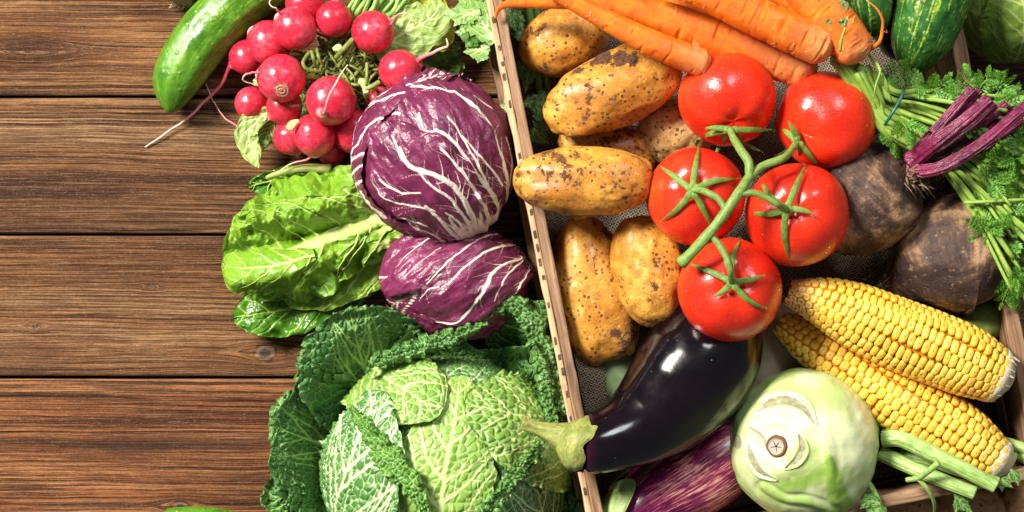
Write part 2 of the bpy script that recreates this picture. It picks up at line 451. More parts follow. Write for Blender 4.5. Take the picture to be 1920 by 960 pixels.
def m_eggplant():
    m = Mt('eggplant_skin', .13, .42); v = m.co()
    n = m.noise(v, 12, 3); f = m.at('pole')
    c = m.mix(m.rng(n, .35, .65), (.0016, .0008, .002), (.0045, .0014, .0038))
    c = m.mix(m.mul(f, m.rng(n, .3, .6)), c, (.040, .050, .010))
    c = m.mix(m.rng(m.at('neck'), .4, 1, 0, .35), c, (.10, .012, .045))
    sp = m.rng(m.vor(v, 120), .10, .05, 0, 1)
    g = m.rng(m.noise(v, 30, 2), .5, .58)
    c = m.mix(m.mul(m.mul(sp, g), .8), c, (.18, .15, .13))
    m.col(c); m.nrm(m.bump(m.add(m.mul(m.noise(v, 55, 3), 1.0), m.mul(m.mul(sp, g), -.5)), .16, .0016)); m.set('Roughness', m.rng(m.noise(v, 70, 4, .6), .35, .7, .13, .24)); m.set('Coat Weight', .15); m.set('Coat Roughness', .12); return m.m
def m_striped():
    m = Mt('striped_eggplant_skin', .24, .5); su = m.at('su'); sa = m.at('sa')
    v = m.xyz(m.mul(su, 5.0), m.mul(sa, 15.0), 0.0)
    n = m.noise(v, 1.0, 4, .6, .3); n2 = m.noise(m.xyz(m.mul(su, 20.0), m.mul(sa, 46.0), 2.0), 1.0, 3, .6); b = m.noise(m.co(), 22, 3)
    f = m.add(m.add(m.mul(n, .62), m.mul(n2, .38)), m.mul(m.add(b, -.5), .5))
    c = m.ramp(f, [(.36, (.055, .004, .028)), (.50, (.15, .010, .06)), (.57, (.42, .08, .13)), (.66, (.82, .46, .33))])
    m.col(c); m.nrm(m.bump(f, .2, .0008)); m.set('Coat Weight', .2); return m.m
def m_cucumber(name, d, l, st, warts=1.0):
    m = Mt(name, .36, .45); v = m.co(); su = m.at('su'); sa = m.at('sa')
    n = m.noise(v, 60, 4, .6); s1 = m.noise(m.xyz(m.mul(su, 3.0), m.mul(m.mt('SINE', m.mul(sa, 5.0)), 1.6), m.mul(m.mt('COSINE', sa), 1.5)), 2.0, 4, .65)
    f = m.noise(v, 420, 3, .7)
    c = m.mix(m.rng(n, .35, .65), d, l)
    c = m.mix(m.mul(m.rng(s1, .52, .66, 0, 1, True), m.rng(f, .38, .58)), c, st)
    c = m.mix(m.rng(f, .62, .72, 0, .4), c, st)
    c = m.mix(m.rng(m.at('tip'), .3, 1, 0, .7), c, st)
    w = m.rng(m.vor(v, 95), .26, .08, 0, 1, True)
    c = m.mix(m.mul(w, .35 * warts), c, m.mix(.6, l, st))
    m.col(c); m.nrm(m.bump(m.add(m.mul(w, warts), m.add(m.mul(n, .8), m.mul(f, .25))), .6, .0014)); m.set('Roughness', m.rng(n, .3, .7, .30, .46)); return m.m
def m_beet():
    m = Mt('beet_skin', .62, .3); v = m.co()
    n = m.noise(v, 20, 5, .6, .5); n2 = m.noise(v, 200, 5, .7); rg = m.noise(m.xyz(m.mul(m.at('su'), 60), m.mul(m.at('sa'), 2), 0.0), 1, 3)
    c = m.ramp(m.add(m.mul(n, .88), m.mul(rg, .12)), [(.40, (.030, .017, .016)), (.47, (.085, .047, .032)), (.54, (.27, .155, .082)), (.64, (.42, .27, .155))])
    c = m.mix(m.rng(n2, .50, .66, 0, .7), c, (.06, .033, .022))
    c = m.mix(m.rng(n2, .42, .28, 0, .5), c, (.44, .30, .18))
    c = m.mix(m.rng(m.vor(v, 300), .2, .08, 0, .7), c, (.03, .016, .012))
    c = m.mix(m.rng(m.at('crown'), .3, 1.0, 0, .85), c, m.ramp(n2, [(.4, (.028, .010, .012)), (.65, (.15, .075, .045))]))
    m.col(c); m.nrm(m.bump(m.add(m.mul(n2, 1.0), m.add(m.mul(rg, .5), m.mul(n, 1.5))), .75, .0018)); return m.m
def m_beetstalk():
    m = Mt('beet_stalk', .3, .5); su = m.at('su'); sa = m.at('sa'); v = m.co()
    r = m.noise(m.xyz(m.mul(su, 1.5), m.mul(sa, 3.5), 0.0), 2.2, 3); n = m.noise(v, 200, 4, .6)
    c = m.ramp(m.add(m.mul(r, .6), m.mul(n, .4)), [(.36, (.030, .002, .012)), (.52, (.16, .005, .048)), (.64, (.38, .035, .12)), (.78, (.55, .18, .22))])
    m.col(c); m.nrm(m.bump(m.add(m.mul(r, 2), n), .7, .001)); return m.m
def m_corn():
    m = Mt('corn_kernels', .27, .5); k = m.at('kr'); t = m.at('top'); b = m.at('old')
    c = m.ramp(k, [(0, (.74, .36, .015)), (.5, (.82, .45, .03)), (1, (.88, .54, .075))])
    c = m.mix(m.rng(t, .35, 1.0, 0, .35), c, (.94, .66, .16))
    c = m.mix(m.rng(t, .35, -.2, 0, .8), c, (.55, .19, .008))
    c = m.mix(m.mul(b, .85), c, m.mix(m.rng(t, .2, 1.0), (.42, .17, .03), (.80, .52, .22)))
    m.col(c); m.sss(.3, (1, .6, .15), .003)
    m.nrm(m.bump(m.noise(m.co(), 380, 3), .2, .0007)); return m.m
def m_husk():
    m = Mt('corn_husk', .6, .3); n = m.noise(m.xyz(m.mul(m.at('su'), 3), m.mul(m.at('sa'), 9), 0.0), 2, 4)
    c = m.ramp(n, [(.3, (.62, .46, .24)), (.6, (.80, .74, .54))]); m.col(c); m.nrm(m.bump(n, .6, .001)); m.translucent(.2, c); return m.m
def m_kohl():
    m = Mt('kohlrabi_skin', .30, .5); v = m.co(); g = m.at('green'); s_ = m.at('scar'); e = m.at('scaredge')
    n = m.noise(v, 26, 4, .55); n2 = m.noise(v, 220, 4, .65); n3 = m.noise(v, 60, 4, .6, .8)
    c = m.mix(m.rng(n, .35, .62, 0, 1, True), (.44, .55, .20), (.66, .72, .42))
    c = m.mix(m.rng(m.add(g, m.mul(m.add(n3, -.5), .9)), .25, .9, 0, 1, True), c, (.27, .45, .065))
    c = m.mix(m.rng(n2, .58, .72, 0, .25), c, (.40, .50, .20))
    c = m.mix(m.rng(m.noise(v, 95, 5, .7), .69, .73, 0, .55), c, (.40, .25, .10))
    c = m.mix(m.rng(m.add(s_, m.mul(m.add(n2, -.5), .9)), .30, .8, 0, .8, True), c, m.ramp(n2, [(.35, (.15, .12, .075)), (.65, (.34, .33, .26))]))
    c = m.mix(m.rng(m.add(e, m.mul(m.add(n2, -.5), .8)), .55, 1.1, 0, .75, True), c, (.33, .24, .11))
    m.col(c); m.sss(.22, (.8, 1, .4), .005)
    m.nrm(m.bump(m.add(m.mul(n2, .5), m.mul(n3, 1.5)), .3, .0012)); return m.m
def m_ccabbage():
    return m_leaf('cabbage_leaf', (.13, .23, .03), (.29, .41, .07), (.42, .52, .17), rough=.42, tr=.12, bump=.35, cr=.3)

# ------------------------------------------------------------------ leaf generator
class Flat:
    """leaf lies on a height function of photo position"""
    def __init__(s, zf): s.zf = zf
    def arc(s, p): return np.asarray(p, float)
    def place(s, X, Y, off):
        z = s.zf(X, Y) + off
        return PX(X, Y, np.maximum(z, 0.001))
class Dome:
    veins = None; white = None
    """leaf wraps round an ellipsoid: centre (photo px), radii px, centre height m, vertical radius m"""
    def __init__(s, c, rx, ry, z0, rz, rot=0.0, lump=0.0, seed=0):
        s.c = np.array(c, float); s.rx = rx; s.ry = ry; s.z0 = z0; s.rz = rz; s.rot = rot; s.Rm = (rx + ry) / 2; s.lump = lump; s.seed = seed
        s.C = PX(c[0], c[1], z0); s.k = S * (1 - z0 / H)
    def q(s, p):
        d = np.asarray(p, float) - s.c
        c, n = math.cos(s.rot), math.sin(s.rot)
        return np.stack([(d[..., 0] * c + d[..., 1] * n) / s.rx, (-d[..., 0] * n + d[..., 1] * c) / s.ry], -1)
    def arc(s, p):
        q = s.q(p); r = np.hypot(q[..., 0], q[..., 1]) + 1e-9
        th = np.where(r < 1, np.arcsin(np.minimum(r, 1)), PI / 2 + (r - 1) * 1.2)
        return q * (th / r)[..., None] * s.Rm
    def point(s, ax, ay, off):
        r = np.hypot(ax, ay) + 1e-9; th = np.minimum(r / s.Rm, PI * .96)
        dx, dy = ax / r, ay / r
        l = 1 + s.lump * fbm(dx * np.sin(th) * 2, dy * np.sin(th) * 2, np.cos(th) * 2, s.seed, 2)
        a = s.rx * s.k * l + off; b = s.ry * s.k * l + off; c3 = s.rz * l + off
        x = a * np.sin(th) * dx; y = b * np.sin(th) * dy; z = c3 * np.cos(th)
        c, n = math.cos(s.rot), math.sin(s.rot)
        X = x * c - y * n; Y = x * n + y * c
        return np.stack([s.C[0] + X, s.C[1] - Y, np.maximum(s.C[2] + z, 0.002)], -1)
    def place(s, X, Y, off): return s.point(X, Y, off)
def vein_field(Sx, Tx, segs):
    """max over polyline segments (x0,y0,x1,y1,w0,w1) of a soft profile"""
    out = np.zeros(Sx.shape)
    for x0, y0, x1, y1, w0, w1 in segs:
        dx, dy = x1 - x0, y1 - y0; L2 = dx * dx + dy * dy + 1e-9
        m = max(w0, w1) * 2.2
        sel = (Sx > min(x0, x1) - m) & (Sx < max(x0, x1) + m) & (Tx > min(y0, y1) - m) & (Tx < max(y0, y1) + m)
        if not sel.any(): continue
        sx = Sx[sel]; ty = Tx[sel]
        t = np.clip(((sx - x0) * dx + (ty - y0) * dy) / L2, 0, 1)
        d = np.hypot(sx - x0 - t * dx, ty - y0 - t * dy); w = w0 + (w1 - w0) * t
        out[sel] = np.maximum(out[sel], (1 - sst(0.35, 1.5, d / w)) * np.clip(w / 1.4, .35, 1))
    return out
def vein_tree(L, wl, wr, rs, n=7, a0=50, s0=.05, s1=.9, wm=5, ws=2.6, curve=-.25, sub=3, fan=0.0, wob=.12, pw=1.0):
    """midrib plus side veins in leaf coordinates (s along, t across)"""
    sg = []
    N = 24
    for i in range(N):
        f0, f1 = i / N, (i + 1) / N
        sg.append((f0 * L, 0, f1 * L, 0, wm * (1 - .8 * f0), wm * (1 - .8 * f1)))
    for side in (-1, 1):
        for k in range(n):
            f = s0 + (s1 - s0) * max(0.0, (k + rs.uniform(-.25, .25)) / max(1, n - 1)) ** pw
            f = min(max(f, 0.0), .97)
            ang = math.radians(a0 * (1 - fan * (1 - f)) + rs.uniform(-6, 6)); x, y = f * L, 0.0
            w = ws * (1.15 - .6 * f); step = L * .035; ph = rs.uniform(0, 6)
            for j in range(60):
                u = min(max(x / L, 0), 1)
                lim = (wl(u) if side > 0 else wr(u)) * .97
                a = ang + wob * math.sin(j * .9 + ph)
                nx = x + step * math.cos(a); ny = y + side * step * math.sin(a)
                w2 = w * .93
                sg.append((x, y, nx, ny, w, w2))
                if sub and j % 3 == 1 and j > 0 and w > .7:
                    b = a + (1 if (j // 3) % 2 else -1) * math.radians(rs.uniform(32, 50)); bx, by, bw = nx, ny, w * .62
                    for q in range(3 + sub):
                        cx = bx + step * .8 * math.cos(b); cy = by + side * step * .8 * math.sin(b)
                        sg.append((bx, by, cx, cy, bw, bw * .8)); bx, by, bw = cx, cy, bw * .8; b += rs.uniform(-.22, .22)
                x, y, w = nx, ny, w2; ang += math.radians(curve * 10)
                if abs(y) > lim or x > L * .99 or w < .35: break
    return sg
def leaf(mb, mid, wl, wr, surf, seed=1, nu=150, nv=130, tip=.22, base=0.0, off=0.001, veins=None, cell=0, cellw=.35, raise_=.0006, blister=0.0, crinkle=0.0, crs=26, frill=0.0, frs=24, frin=.62, lobes=0.0, lobs=30, teeth=None, curl=0.0, tone=0.0, fold=0.0, endw=None, liftu=None, warp=0.0, edgedrop=0.0, sharp=False, basewhite=0.0, crink2=0.0, crs2=50, alng=1.0):
    rs = random.Random(seed)
    m2 = surf.arc(np.asarray(mid, float)[:, :2])
    u = np.linspace(0, 1, nu); u = u + .06 * np.sin(2 * PI * u) * 0
    m = catmull(m2, u)
    L = np.linalg.norm(np.diff(m, axis=0), axis=1).sum()
    T = np.gradient(m, axis=0); T /= np.linalg.norm(T, axis=1)[:, None] + 1e-9
    Nn = np.stack([-T[:, 1], T[:, 0]], -1)
    def wf(vals):
        def f(uu):
            w = np.maximum(curve1(vals, uu), 0)
            if tip: 
                k = np.clip((uu - (1 - tip)) / tip, 0, 1)
                w = w * (np.sqrt(np.maximum(1 - k * k, 0)) if not sharp else (1 - k))
            if base:
                k = np.clip((base - uu) / base, 0, 1); w = w * np.sqrt(np.maximum(1 - k * k, 0.02))
            return w
        return f
    fl, fr = wf(wl), wf(wr)
    v = np.sin(np.linspace(-1, 1, nv) * PI / 2 * .88) / math.sin(PI / 2 * .88)
    WL, WR = fl(u), fr(u)
    sl = u * L
    if lobes:
        WL = WL * (1 + lobes * fbm(sl / lobs, 3.1, 0, seed, 2) * 2); WR = WR * (1 + lobes * fbm(sl / lobs, 9.7, 0, seed + 5, 2) * 2)
    if teeth:
        am, per = teeth
        saw = ((sl / per) % 1); saw2 = ((sl / per + .4) % 1)
        WL = WL * (1 - am * saw); WR = WR * (1 - am * saw2)
    Wd = np.where(v[None, :] > 0, WL[:, None], WR[:, None])
    Tt = v[None, :] * Wd; Ss = sl[:, None] + 0 * Tt
    if warp:
        Ss = Ss + warp * fbm(Ss / 30, Tt / 30, 1.5, seed + 3, 3); Tt2 = Tt + warp * fbm(Ss / 30, Tt / 30, 8.5, seed + 4, 3)
    else: Tt2 = Tt
    vf = np.zeros(Ss.shape)
    if veins is not None:
        sg = vein_tree(L, fl, fr, rs, **veins); vf = vein_field(Ss, Tt2, sg)
    ret = 0; bl = 0
    if cell:
        f1, f2 = worley(Ss / cell + .3 * vn(Ss / cell, Tt / cell, 0, seed), Tt2 / cell, seed)
        e = 1 - sst(0.02, cellw, f2 - f1); ret = e * .5; bl = sst(0, .55, f2 - f1)
    if basewhite:
        stn = fbm(Tt2 / 7.0, Ss / 70.0, 2.2, seed + 31, 3)
        uu_ = u[:, None] + 0 * Ss + .12 * stn
        vf = np.maximum(vf, (1 - sst(basewhite * .35, basewhite, uu_)) * sst(-.25, .25, stn + .25 * (1 - uu_ / basewhite)))
    XY0 = m[:, None, :] + Nn[:, None, :] * Tt[..., None]
    if getattr(surf, 'veins', None):
        vf = np.maximum(vf, vein_field(XY0[..., 0] + 1.5 * vn(XY0[..., 0] / 14, XY0[..., 1] / 14, 0, 7), XY0[..., 1] + 1.5 * vn(XY0[..., 0] / 14, XY0[..., 1] / 14, 3, 8), surf.veins))
        if surf.white is not None:
            bc, br = surf.white; dx = XY0[..., 0] - bc[0]; dy = XY0[..., 1] - bc[1]; rr = np.hypot(dx, dy); an = np.arctan2(dy, dx)
            stn = fbm(an * 9, rr / 60, 0, 5, 3)
            vf = np.maximum(vf, (1 - sst(.5, 1.2, rr / br + .9 * stn)) * .95)
    vein = np.maximum(vf, ret)
    ev = np.abs(v)[None, :] * np.ones((nu, 1)); ev = np.maximum(ev, sst(.86, 1.0, u)[:, None] * .98)
    o = off + raise_ * vf + (blister * bl * (1 - vf) if cell else 0)
    if crinkle:
        cr = fbm(Ss / (crs * alng), Tt / crs, 0, seed + 9, 3); o = o + crinkle * (1 - 2 * np.abs(cr)) * (1 - .7 * vf)
    if crink2: o = o + crink2 * fbm(Ss / (crs2 * alng), Tt / crs2, 4.4, seed + 19, 3) * (1 - .6 * vf)
    o = o + curl * sst(.5, 1, ev) - edgedrop * sst(.9, 1, ev)
    fw = sst(frin, 1, ev)
    side = np.where(v[None, :] > 0, 0.0, 50.0)
    w1 = fbm(Ss / frs + side, ev * 1.5, 0, seed + 21, 2); w2 = fbm(Ss / frs + side + 20, ev * 1.5, 0, seed + 22, 2)
    o = o + frill * fw * w1 * 2.2
    if fold: o = o + fold * np.abs(v)[None, :] ** 1.5
    if liftu is not None: o = o + curve1(liftu, u)[:, None]
    XY = m[:, None, :] + Nn[:, None, :] * Tt[..., None]
    if frill:
        am = frill / S * .9
        XY = XY + (Nn[:, None, :] * (w2 * fw * am)[..., None]) + T[:, None, :] * (w1 * fw * am)[..., None]
    P = surf.place(XY[..., 0], XY[..., 1], o)
    mb.grid(P, vein=vein, edge=ev, tone=tone, su=u[:, None] * np.ones((1, nv)), sa=np.abs(v)[None, :] * np.ones((nu, 1)))
    return P

# ------------------------------------------------------------------ THE SETTING: plank table
def build_table():
    mb = MB()
    bounds = [-370, -82, 181, 440, 708, 976, 1250]
    kn = [(497, 662, 22, 16), (63, 612, 7, 6), (283, 538, 6, 5), (338, 950, 16, 11), (60, 93, 0, 0), (1880, 250, 12, 9), (196, 1100, 14, 10)]
    for i in range(len(bounds) - 1):
        a, b = bounds[i] + 2.2, bounds[i + 1] - 1.8
        rows = np.r_[a, a, a + .6, a + 1.6, a + 3, np.linspace(a + 6, b - 6, 120), b - 3, b - 1.6, b - .6, b, b]
        xs = np.arange(-330, 2260, 7.0)
        X, Y = np.meshgrid(xs, rows)
        e = np.minimum(Y - a, b - Y)
        wob = 1.1 * fbm(X / 160, i * 3.0, 0, 5, 3)
        Z = -0.0022 * (1 - sst(0, 3.4, e)) + 0.00025 * fbm(X / 90, Y / 9, i, 3, 3) - .0001
        Z[0] = Z[-1] = -0.022
        gy = (Y - a) / 1000.0 * .5 + .006 * fbm(X / 700, Y / 150, i * 2.3, 8, 2) + .0009 * fbm(X / 90, Y / 40, i * 2.3, 18, 3)
        knot = np.zeros_like(X); ke = np.zeros_like(X)
        for (kx, ky, rx, ry) in kn:
            if not (a < ky < b): continue
            R = max(ry, 5)
            d = np.hypot((X - kx) / (R * 3.4), (Y - ky) / (R * 1.5))
            if rx == 0: d = np.hypot((X - kx) / 75, (Y - ky) / 22)
            gy = gy + np.sign(Y - ky + .01) * -.011 * (max(ry, 16) / 16 if rx else 1.4) * np.exp(-d * d) * (np.abs(Y - ky) / (np.abs(Y - ky) + 4))
            if rx:
                q = np.hypot((X - kx) / rx, (Y - ky) / ry); q = q * (1 + .12 * vn(X / 8, Y / 8, 0, 4))
                knot = np.maximum(knot, np.clip(1.35 - q, 0, 1)); ke = np.maximum(ke, np.exp(-((q - 1.0) / .18) ** 2))
                Z = Z - .0004 * np.exp(-((q - 1.0) / .2) ** 2)
        P = PX(X, Y, 0 * X); P[..., 1] = P[..., 1] + wob * .0003; P[..., 2] = Z
        mb.grid(P[::-1], gy=gy[::-1], plank=float(i), knot=knot[::-1], knotedge=ke[::-1], gap=(1 - sst(0.0, 2.0, e))[::-1])
    o = mb.build('tabletop', m_table(), None, loc=(0, 0, -.03)); struct(o)
    sub = MB(); c = PX(960, 480, 0); sub.box((c[0], c[1], -.034), (.8, .48, .010))
    mu = Mt('table_underside', .9, .1); mu.col(mu.mix(mu.noise(mu.co(), 30, 3), (.006, .004, .003), (.02, .011, .006)))
    o = sub.build('table_underframe', mu.m, None, smooth=False); struct(o)
build_table()

# ------------------------------------------------------------------ the crate
CA = math.atan(.195)
CU = np.array([math.cos(CA), math.sin(CA), 0]); CV = np.array([-math.sin(CA), math.cos(CA), 0])   # crate axes
RIM = .13
C0 = PX(1144.8, 1029.9, RIM); C0[2] = 0          # inner lower left corner
CWd = .374; CLn = .60; TH = .0145
def cr(a, b, z): return C0 + CU * a + CV * b + np.array([0, 0, z])
def crate():
    t = thing('wooden_crate', 'weathered brown wooden crate filled with vegetables', 'crate', cr(CWd / 2, CLn / 2, 0))
    wm = m_cratewood(); pm = m_cratewood('pale_crate_wood', (.36, .20, .10), (.56, .36, .20), (.70, .50, .31))
    rs = random.Random(3)
    def board(a0, a1, b0, b1, z0, z1, name, mat, axis, bev=.0012, rough=.0006):
        """board with slightly uneven edges; axis 0: runs along CU, 1: along CV"""
        mb = MB(); n = 90; sd = rs.randint(0, 999)
        k = np.linspace(0, 1, n)
        A, B = ((a0, a1), (b0, b1)) if axis == 0 else ((b0, b1), (a0, a1))
        run = A[0] + (A[1] - A[0]) * k
        lo, hi = B
        prof = [(lo, z0), (lo, z1 - bev), (lo + bev * .4, z1 - bev * .3), (lo + bev, z1), ((lo + hi) / 2 - (hi - lo) * .2, z1), ((lo + hi) / 2 + (hi - lo) * .2, z1), (hi - bev, z1), (hi - bev * .4, z1 - bev * .3), (hi, z1 - bev), (hi, z0)]
        m = len(prof); P = np.zeros((n + 2, m, 3)); al = np.zeros((n + 2, m)); ac = np.zeros((n + 2, m))
        for j, (w, z) in enumerate(prof):
            for i2 in range(n + 2):
                i = min(max(i2 - 1, 0), n - 1)
                r = run[i]
                ww = w + rough * float(vn(r * 60, j * .3, 0, sd)); zz = z + (rough * 1.2 * float(vn(r * 45, w * 200, 3, sd)) if z > z0 else 0)
                if i2 == 0 or i2 == n + 1: ww = (lo + hi) / 2; zz = (z0 + z1) / 2
                a, b = (r, ww) if axis == 0 else (ww, r)
                P[i2, j] = cr(a, b, zz); al[i2, j] = r; ac[i2, j] = ww + zz * .9
        mb.grid(P, wrap=True, along=al, across=ac, board=float(sd % 17))
        return build(mb, name, mat, t)
    T1 = .0088
    # side walls (run along CV)
    board(-T1, 0, -.014, CLn + .014, .068, RIM, 'side_board', wm, 1)
    board(-TH - .0002, -T1 - .0004, -.014, CLn + .014, .064, RIM - .0012, 'edge_strip', pm, 1)
    board(-T1 - .0115, -T1 - .0004, -.014, CLn + .014, .004, .058, 'side_board', wm, 1)
    board(CWd, CWd + .0125, -.014, CLn + .014, .068, RIM, 'side_board', wm, 1)
    board(CWd, CWd + .0125, -.014, CLn + .014, .004, .060, 'side_board', wm, 1)
    # end walls (run along CU)
    board(.0004, CWd - .0004, -.0105, 0, .066, RIM - .002, 'end_board', wm, 0)
    board(.0004, CWd - .0004, -.0105, 0, .004, .058, 'end_board', wm, 0)
    board(.0004, CWd - .0004, CLn, CLn + .0105, .066, RIM - .002, 'end_board', wm, 0)
    for (a, b) in ((.0, .0), (CWd - .018, 0), (0, CLn - .018), (CWd - .018, CLn - .018)):
        mb = MB(); mb.box(cr(a + .0094, b + .0094, .058), (.009, .009, .050), np.stack([CU, CV, [0, 0, 1]], 1), along=.3, across=.2, board=3.0)
        build(mb, 'corner_post', wm, t, smooth=False)
    n = 6
    for i in range(n):
        w = CLn / n
        board(.0008, CWd - .0008, i * w + .0015, (i + 1) * w - .0015, .003, .010, 'floor_board', wm, 0)
    # printed dashes along the pale strip
    im = Mt('dark_print', .7, .2); im.col(im.mix(im.rng(im.noise(im.co(), 900, 3), .5, .62), (.045, .038, .032), (.22, .14, .08)))
    k = 0.03
    while k < CLn:
        if rs.random() < .18: k += .0125; continue
        ln = rs.uniform(.0045, .0075); wd = rs.uniform(.0008, .0014); x = -TH + .0024 + rs.uniform(-.0006, .0012)
        if k > .0:
            q = [cr(x - wd, k, RIM - .0003), cr(x + wd, k + .0008, RIM - .0003), cr(x + wd, k + ln, RIM - .0003), cr(x - wd, k + ln - .0008, RIM - .0003)]
            mb = MB(); mb.add(q, [[0, 1, 2, 3]]); build(mb, 'printed_dash', im.m, t, smooth=False)
            if rs.random() < .45:
                x2 = x + .0026; q = [cr(x2 - .0004, k + .004, RIM - .0003), cr(x2 + .0004, k + .004, RIM - .0003), cr(x2 + .0005, k + .008, RIM - .0003), cr(x2 - .0004, k + .008, RIM - .0003)]
                mb = MB(); mb.add(q, [[0, 1, 2, 3]]); build(mb, 'printed_dash', im.m, t, smooth=False)
        k += rs.choice((.0125, .0135, .012, .020))
crate()
def burlap():
    n = 150
    a, b = np.meshgrid(np.linspace(.002, CWd - .002, n), np.linspace(.002, CLn - .002, n), indexing='ij')
    z = .052 + .016 * fbm(a * 14, b * 14, 0, 41, 3) + .004 * fbm(a * 60, b * 60, 0, 42, 2)
    z = z * (1 - .55 * sst(CWd - .09, CWd - .01, a)) + .045 * np.exp(-((a - .01) / .03) ** 2) * np.exp(-((b - .17) / .10) ** 2)
    z = z + .03 * np.exp(-((a - .19) / .05) ** 2 - ((b - .24) / .05) ** 2)
    z = z - .034 * sst(.33, .40, b) * sst(.10, .16, a)
    z = np.maximum(z, .013 + .001 * fbm(a * 30, b * 30, 0, 44, 2))
    P = C0 + CU * a[..., None] + CV * b[..., None]; P = P + 0; P[..., 2] = z
    mb = MB(); mb.grid(P)
    o = mb.build('burlap_cloth', m_burlap()); tag(o, 'coarse grey brown burlap cloth lining the wooden crate', 'cloth')
burlap()

# ------------------------------------------------------------------ potatoes
MP = m_potato(); MPc = m_potato('clean_potato_skin', (.62, .40, .16), (.50, .29, .10), .35); MPt = m_potato('tan_potato_skin', (.52, .30, .14), (.40, .21, .085), .3)
def potato(cx, cy, a, b, ang, z, label, group, mat=MP, seed=0, rz=None, clod=None, bend=0.0, eyes=6, tilt=0.0):
    """a, b half length / half width px, ang degrees (photo, clockwise)"""
    rs = random.Random(seed)
    an = math.radians(-ang); xd = np.array([math.cos(an), math.sin(an), tilt]); xd /= np.linalg.norm(xd); ax = np.cross(xd, [-math.sin(an), math.cos(an), 0])
    ra, rb = RM(a, z), RM(b, z); rc = rz if rz else rb * .92
    ey = [np.array([rs.gauss(0, .9), rs.gauss(0, 1), abs(rs.gauss(0, 1)) + .1]) for _ in range(eyes)]
    ey = [e / np.linalg.norm(e) for e in ey]
    def dp(d, th, ph):
        k = .055 * fbm(d[..., 0] * 1.6, d[..., 1] * 1.6, d[..., 2] * 1.6, seed, 2) * 2 + .010 * fbm(d[..., 0] * 7, d[..., 1] * 7, d[..., 2] * 7, seed + 3, 3)
        for e in ey:
            q = np.linalg.norm(d - e, axis=-1); k = k - .035 * np.exp(-(q / .09) ** 2) + .014 * np.exp(-((q - .16) / .06) ** 2)
        return k
    c = PX(cx, cy, z)
    P, th, ph, d = ball(c, (ra, rb, rc), axis=ax, n=90, m=120, disp=dp, pw=.88, xdir=xd)
    if bend: 
        yd = np.array([-xd[1], xd[0], 0]); P = P + (bend * ra * (d[..., 0] ** 2 - .3))[..., None] * yd
    cl = np.zeros(P.shape[:2])
    if clod:
        for (x, y, r) in clod:
            q = P - PX(x, y, z + rc * .8); q[..., 2] *= .5
            cl = np.maximum(cl, np.exp(-(np.linalg.norm(q, axis=-1) / RM(r)) ** 2))
    P = P + (d * (np.maximum(cl - .35, 0) * .004)[..., None]) * 0 + np.array([0, 0, 1]) * (np.maximum(cl - .35, 0) * .003 * (1 + vn(P[..., 0] * 700, P[..., 1] * 700, 0, 3)))[..., None]
    mb = MB(); mb.grid(P, wrap=True, clod=cl)
    o = mb.build('potato', mat); tag(o, label, 'potato', group)
    return o
G1 = 'earthy potatoes heaped in the crate'
potato(1058, 76, 84, 64, -22, .092, 'brown potato under the thin carrot tail, in the top left corner of the crate', G1, seed=11)
potato(1150, 168, 140, 72, -24, .128, 'large potato with a dark clod of soil on its upper edge, below the carrots', G1, seed=12, clod=[(1133, 100, 22), (1160, 108, 20), (1185, 112, 14), (1085, 122, 18), (1105, 112, 16)], bend=.0)
potato(1142, 278, 92, 50, 10, .088, 'potato mostly hidden between the clod covered potato and the long one on the rim', G1, seed=13)
potato(1266, 246, 62, 72, 80, .088, 'smooth clean pale potato tucked behind the two left tomatoes', G1, mat=MPc, seed=14)
potato(1094, 339, 136, 63, 2, .160, 'long potato resting on the left rim of the crate', G1, seed=15, tilt=-.02)
potato(1114, 548, 142, 78, 78, .088, 'tall upright potato in shade against the left crate wall, above the eggplant', G1, seed=16)
potato(1219, 508, 108, 68, 80, .122, 'potato touching the lowest tomato and pointing down at the eggplant', G1, seed=17)
G2 = 'potatoes outside the crate at the bottom edge'
potato(1585, 1010, 80, 55, -8, .030, 'tan potato behind the celery leaf, left one of those outside the crate', G2, mat=MPt, seed=21)
potato(1702, 975, 66, 62, -8, .032, 'tan potato in shade outside the crate, directly below the curled celery sprig', G2, mat=MPt, seed=22)
potato(1812, 965, 72, 60, -10, .034, 'speckled tan potato outside the crate, below the cut celery ends', G2, mat=MPt, seed=23)
potato(1925, 960, 60, 58, -10, .030, 'tan potato cut off by the bottom right corner of the picture', G2, mat=MPt, seed=24)

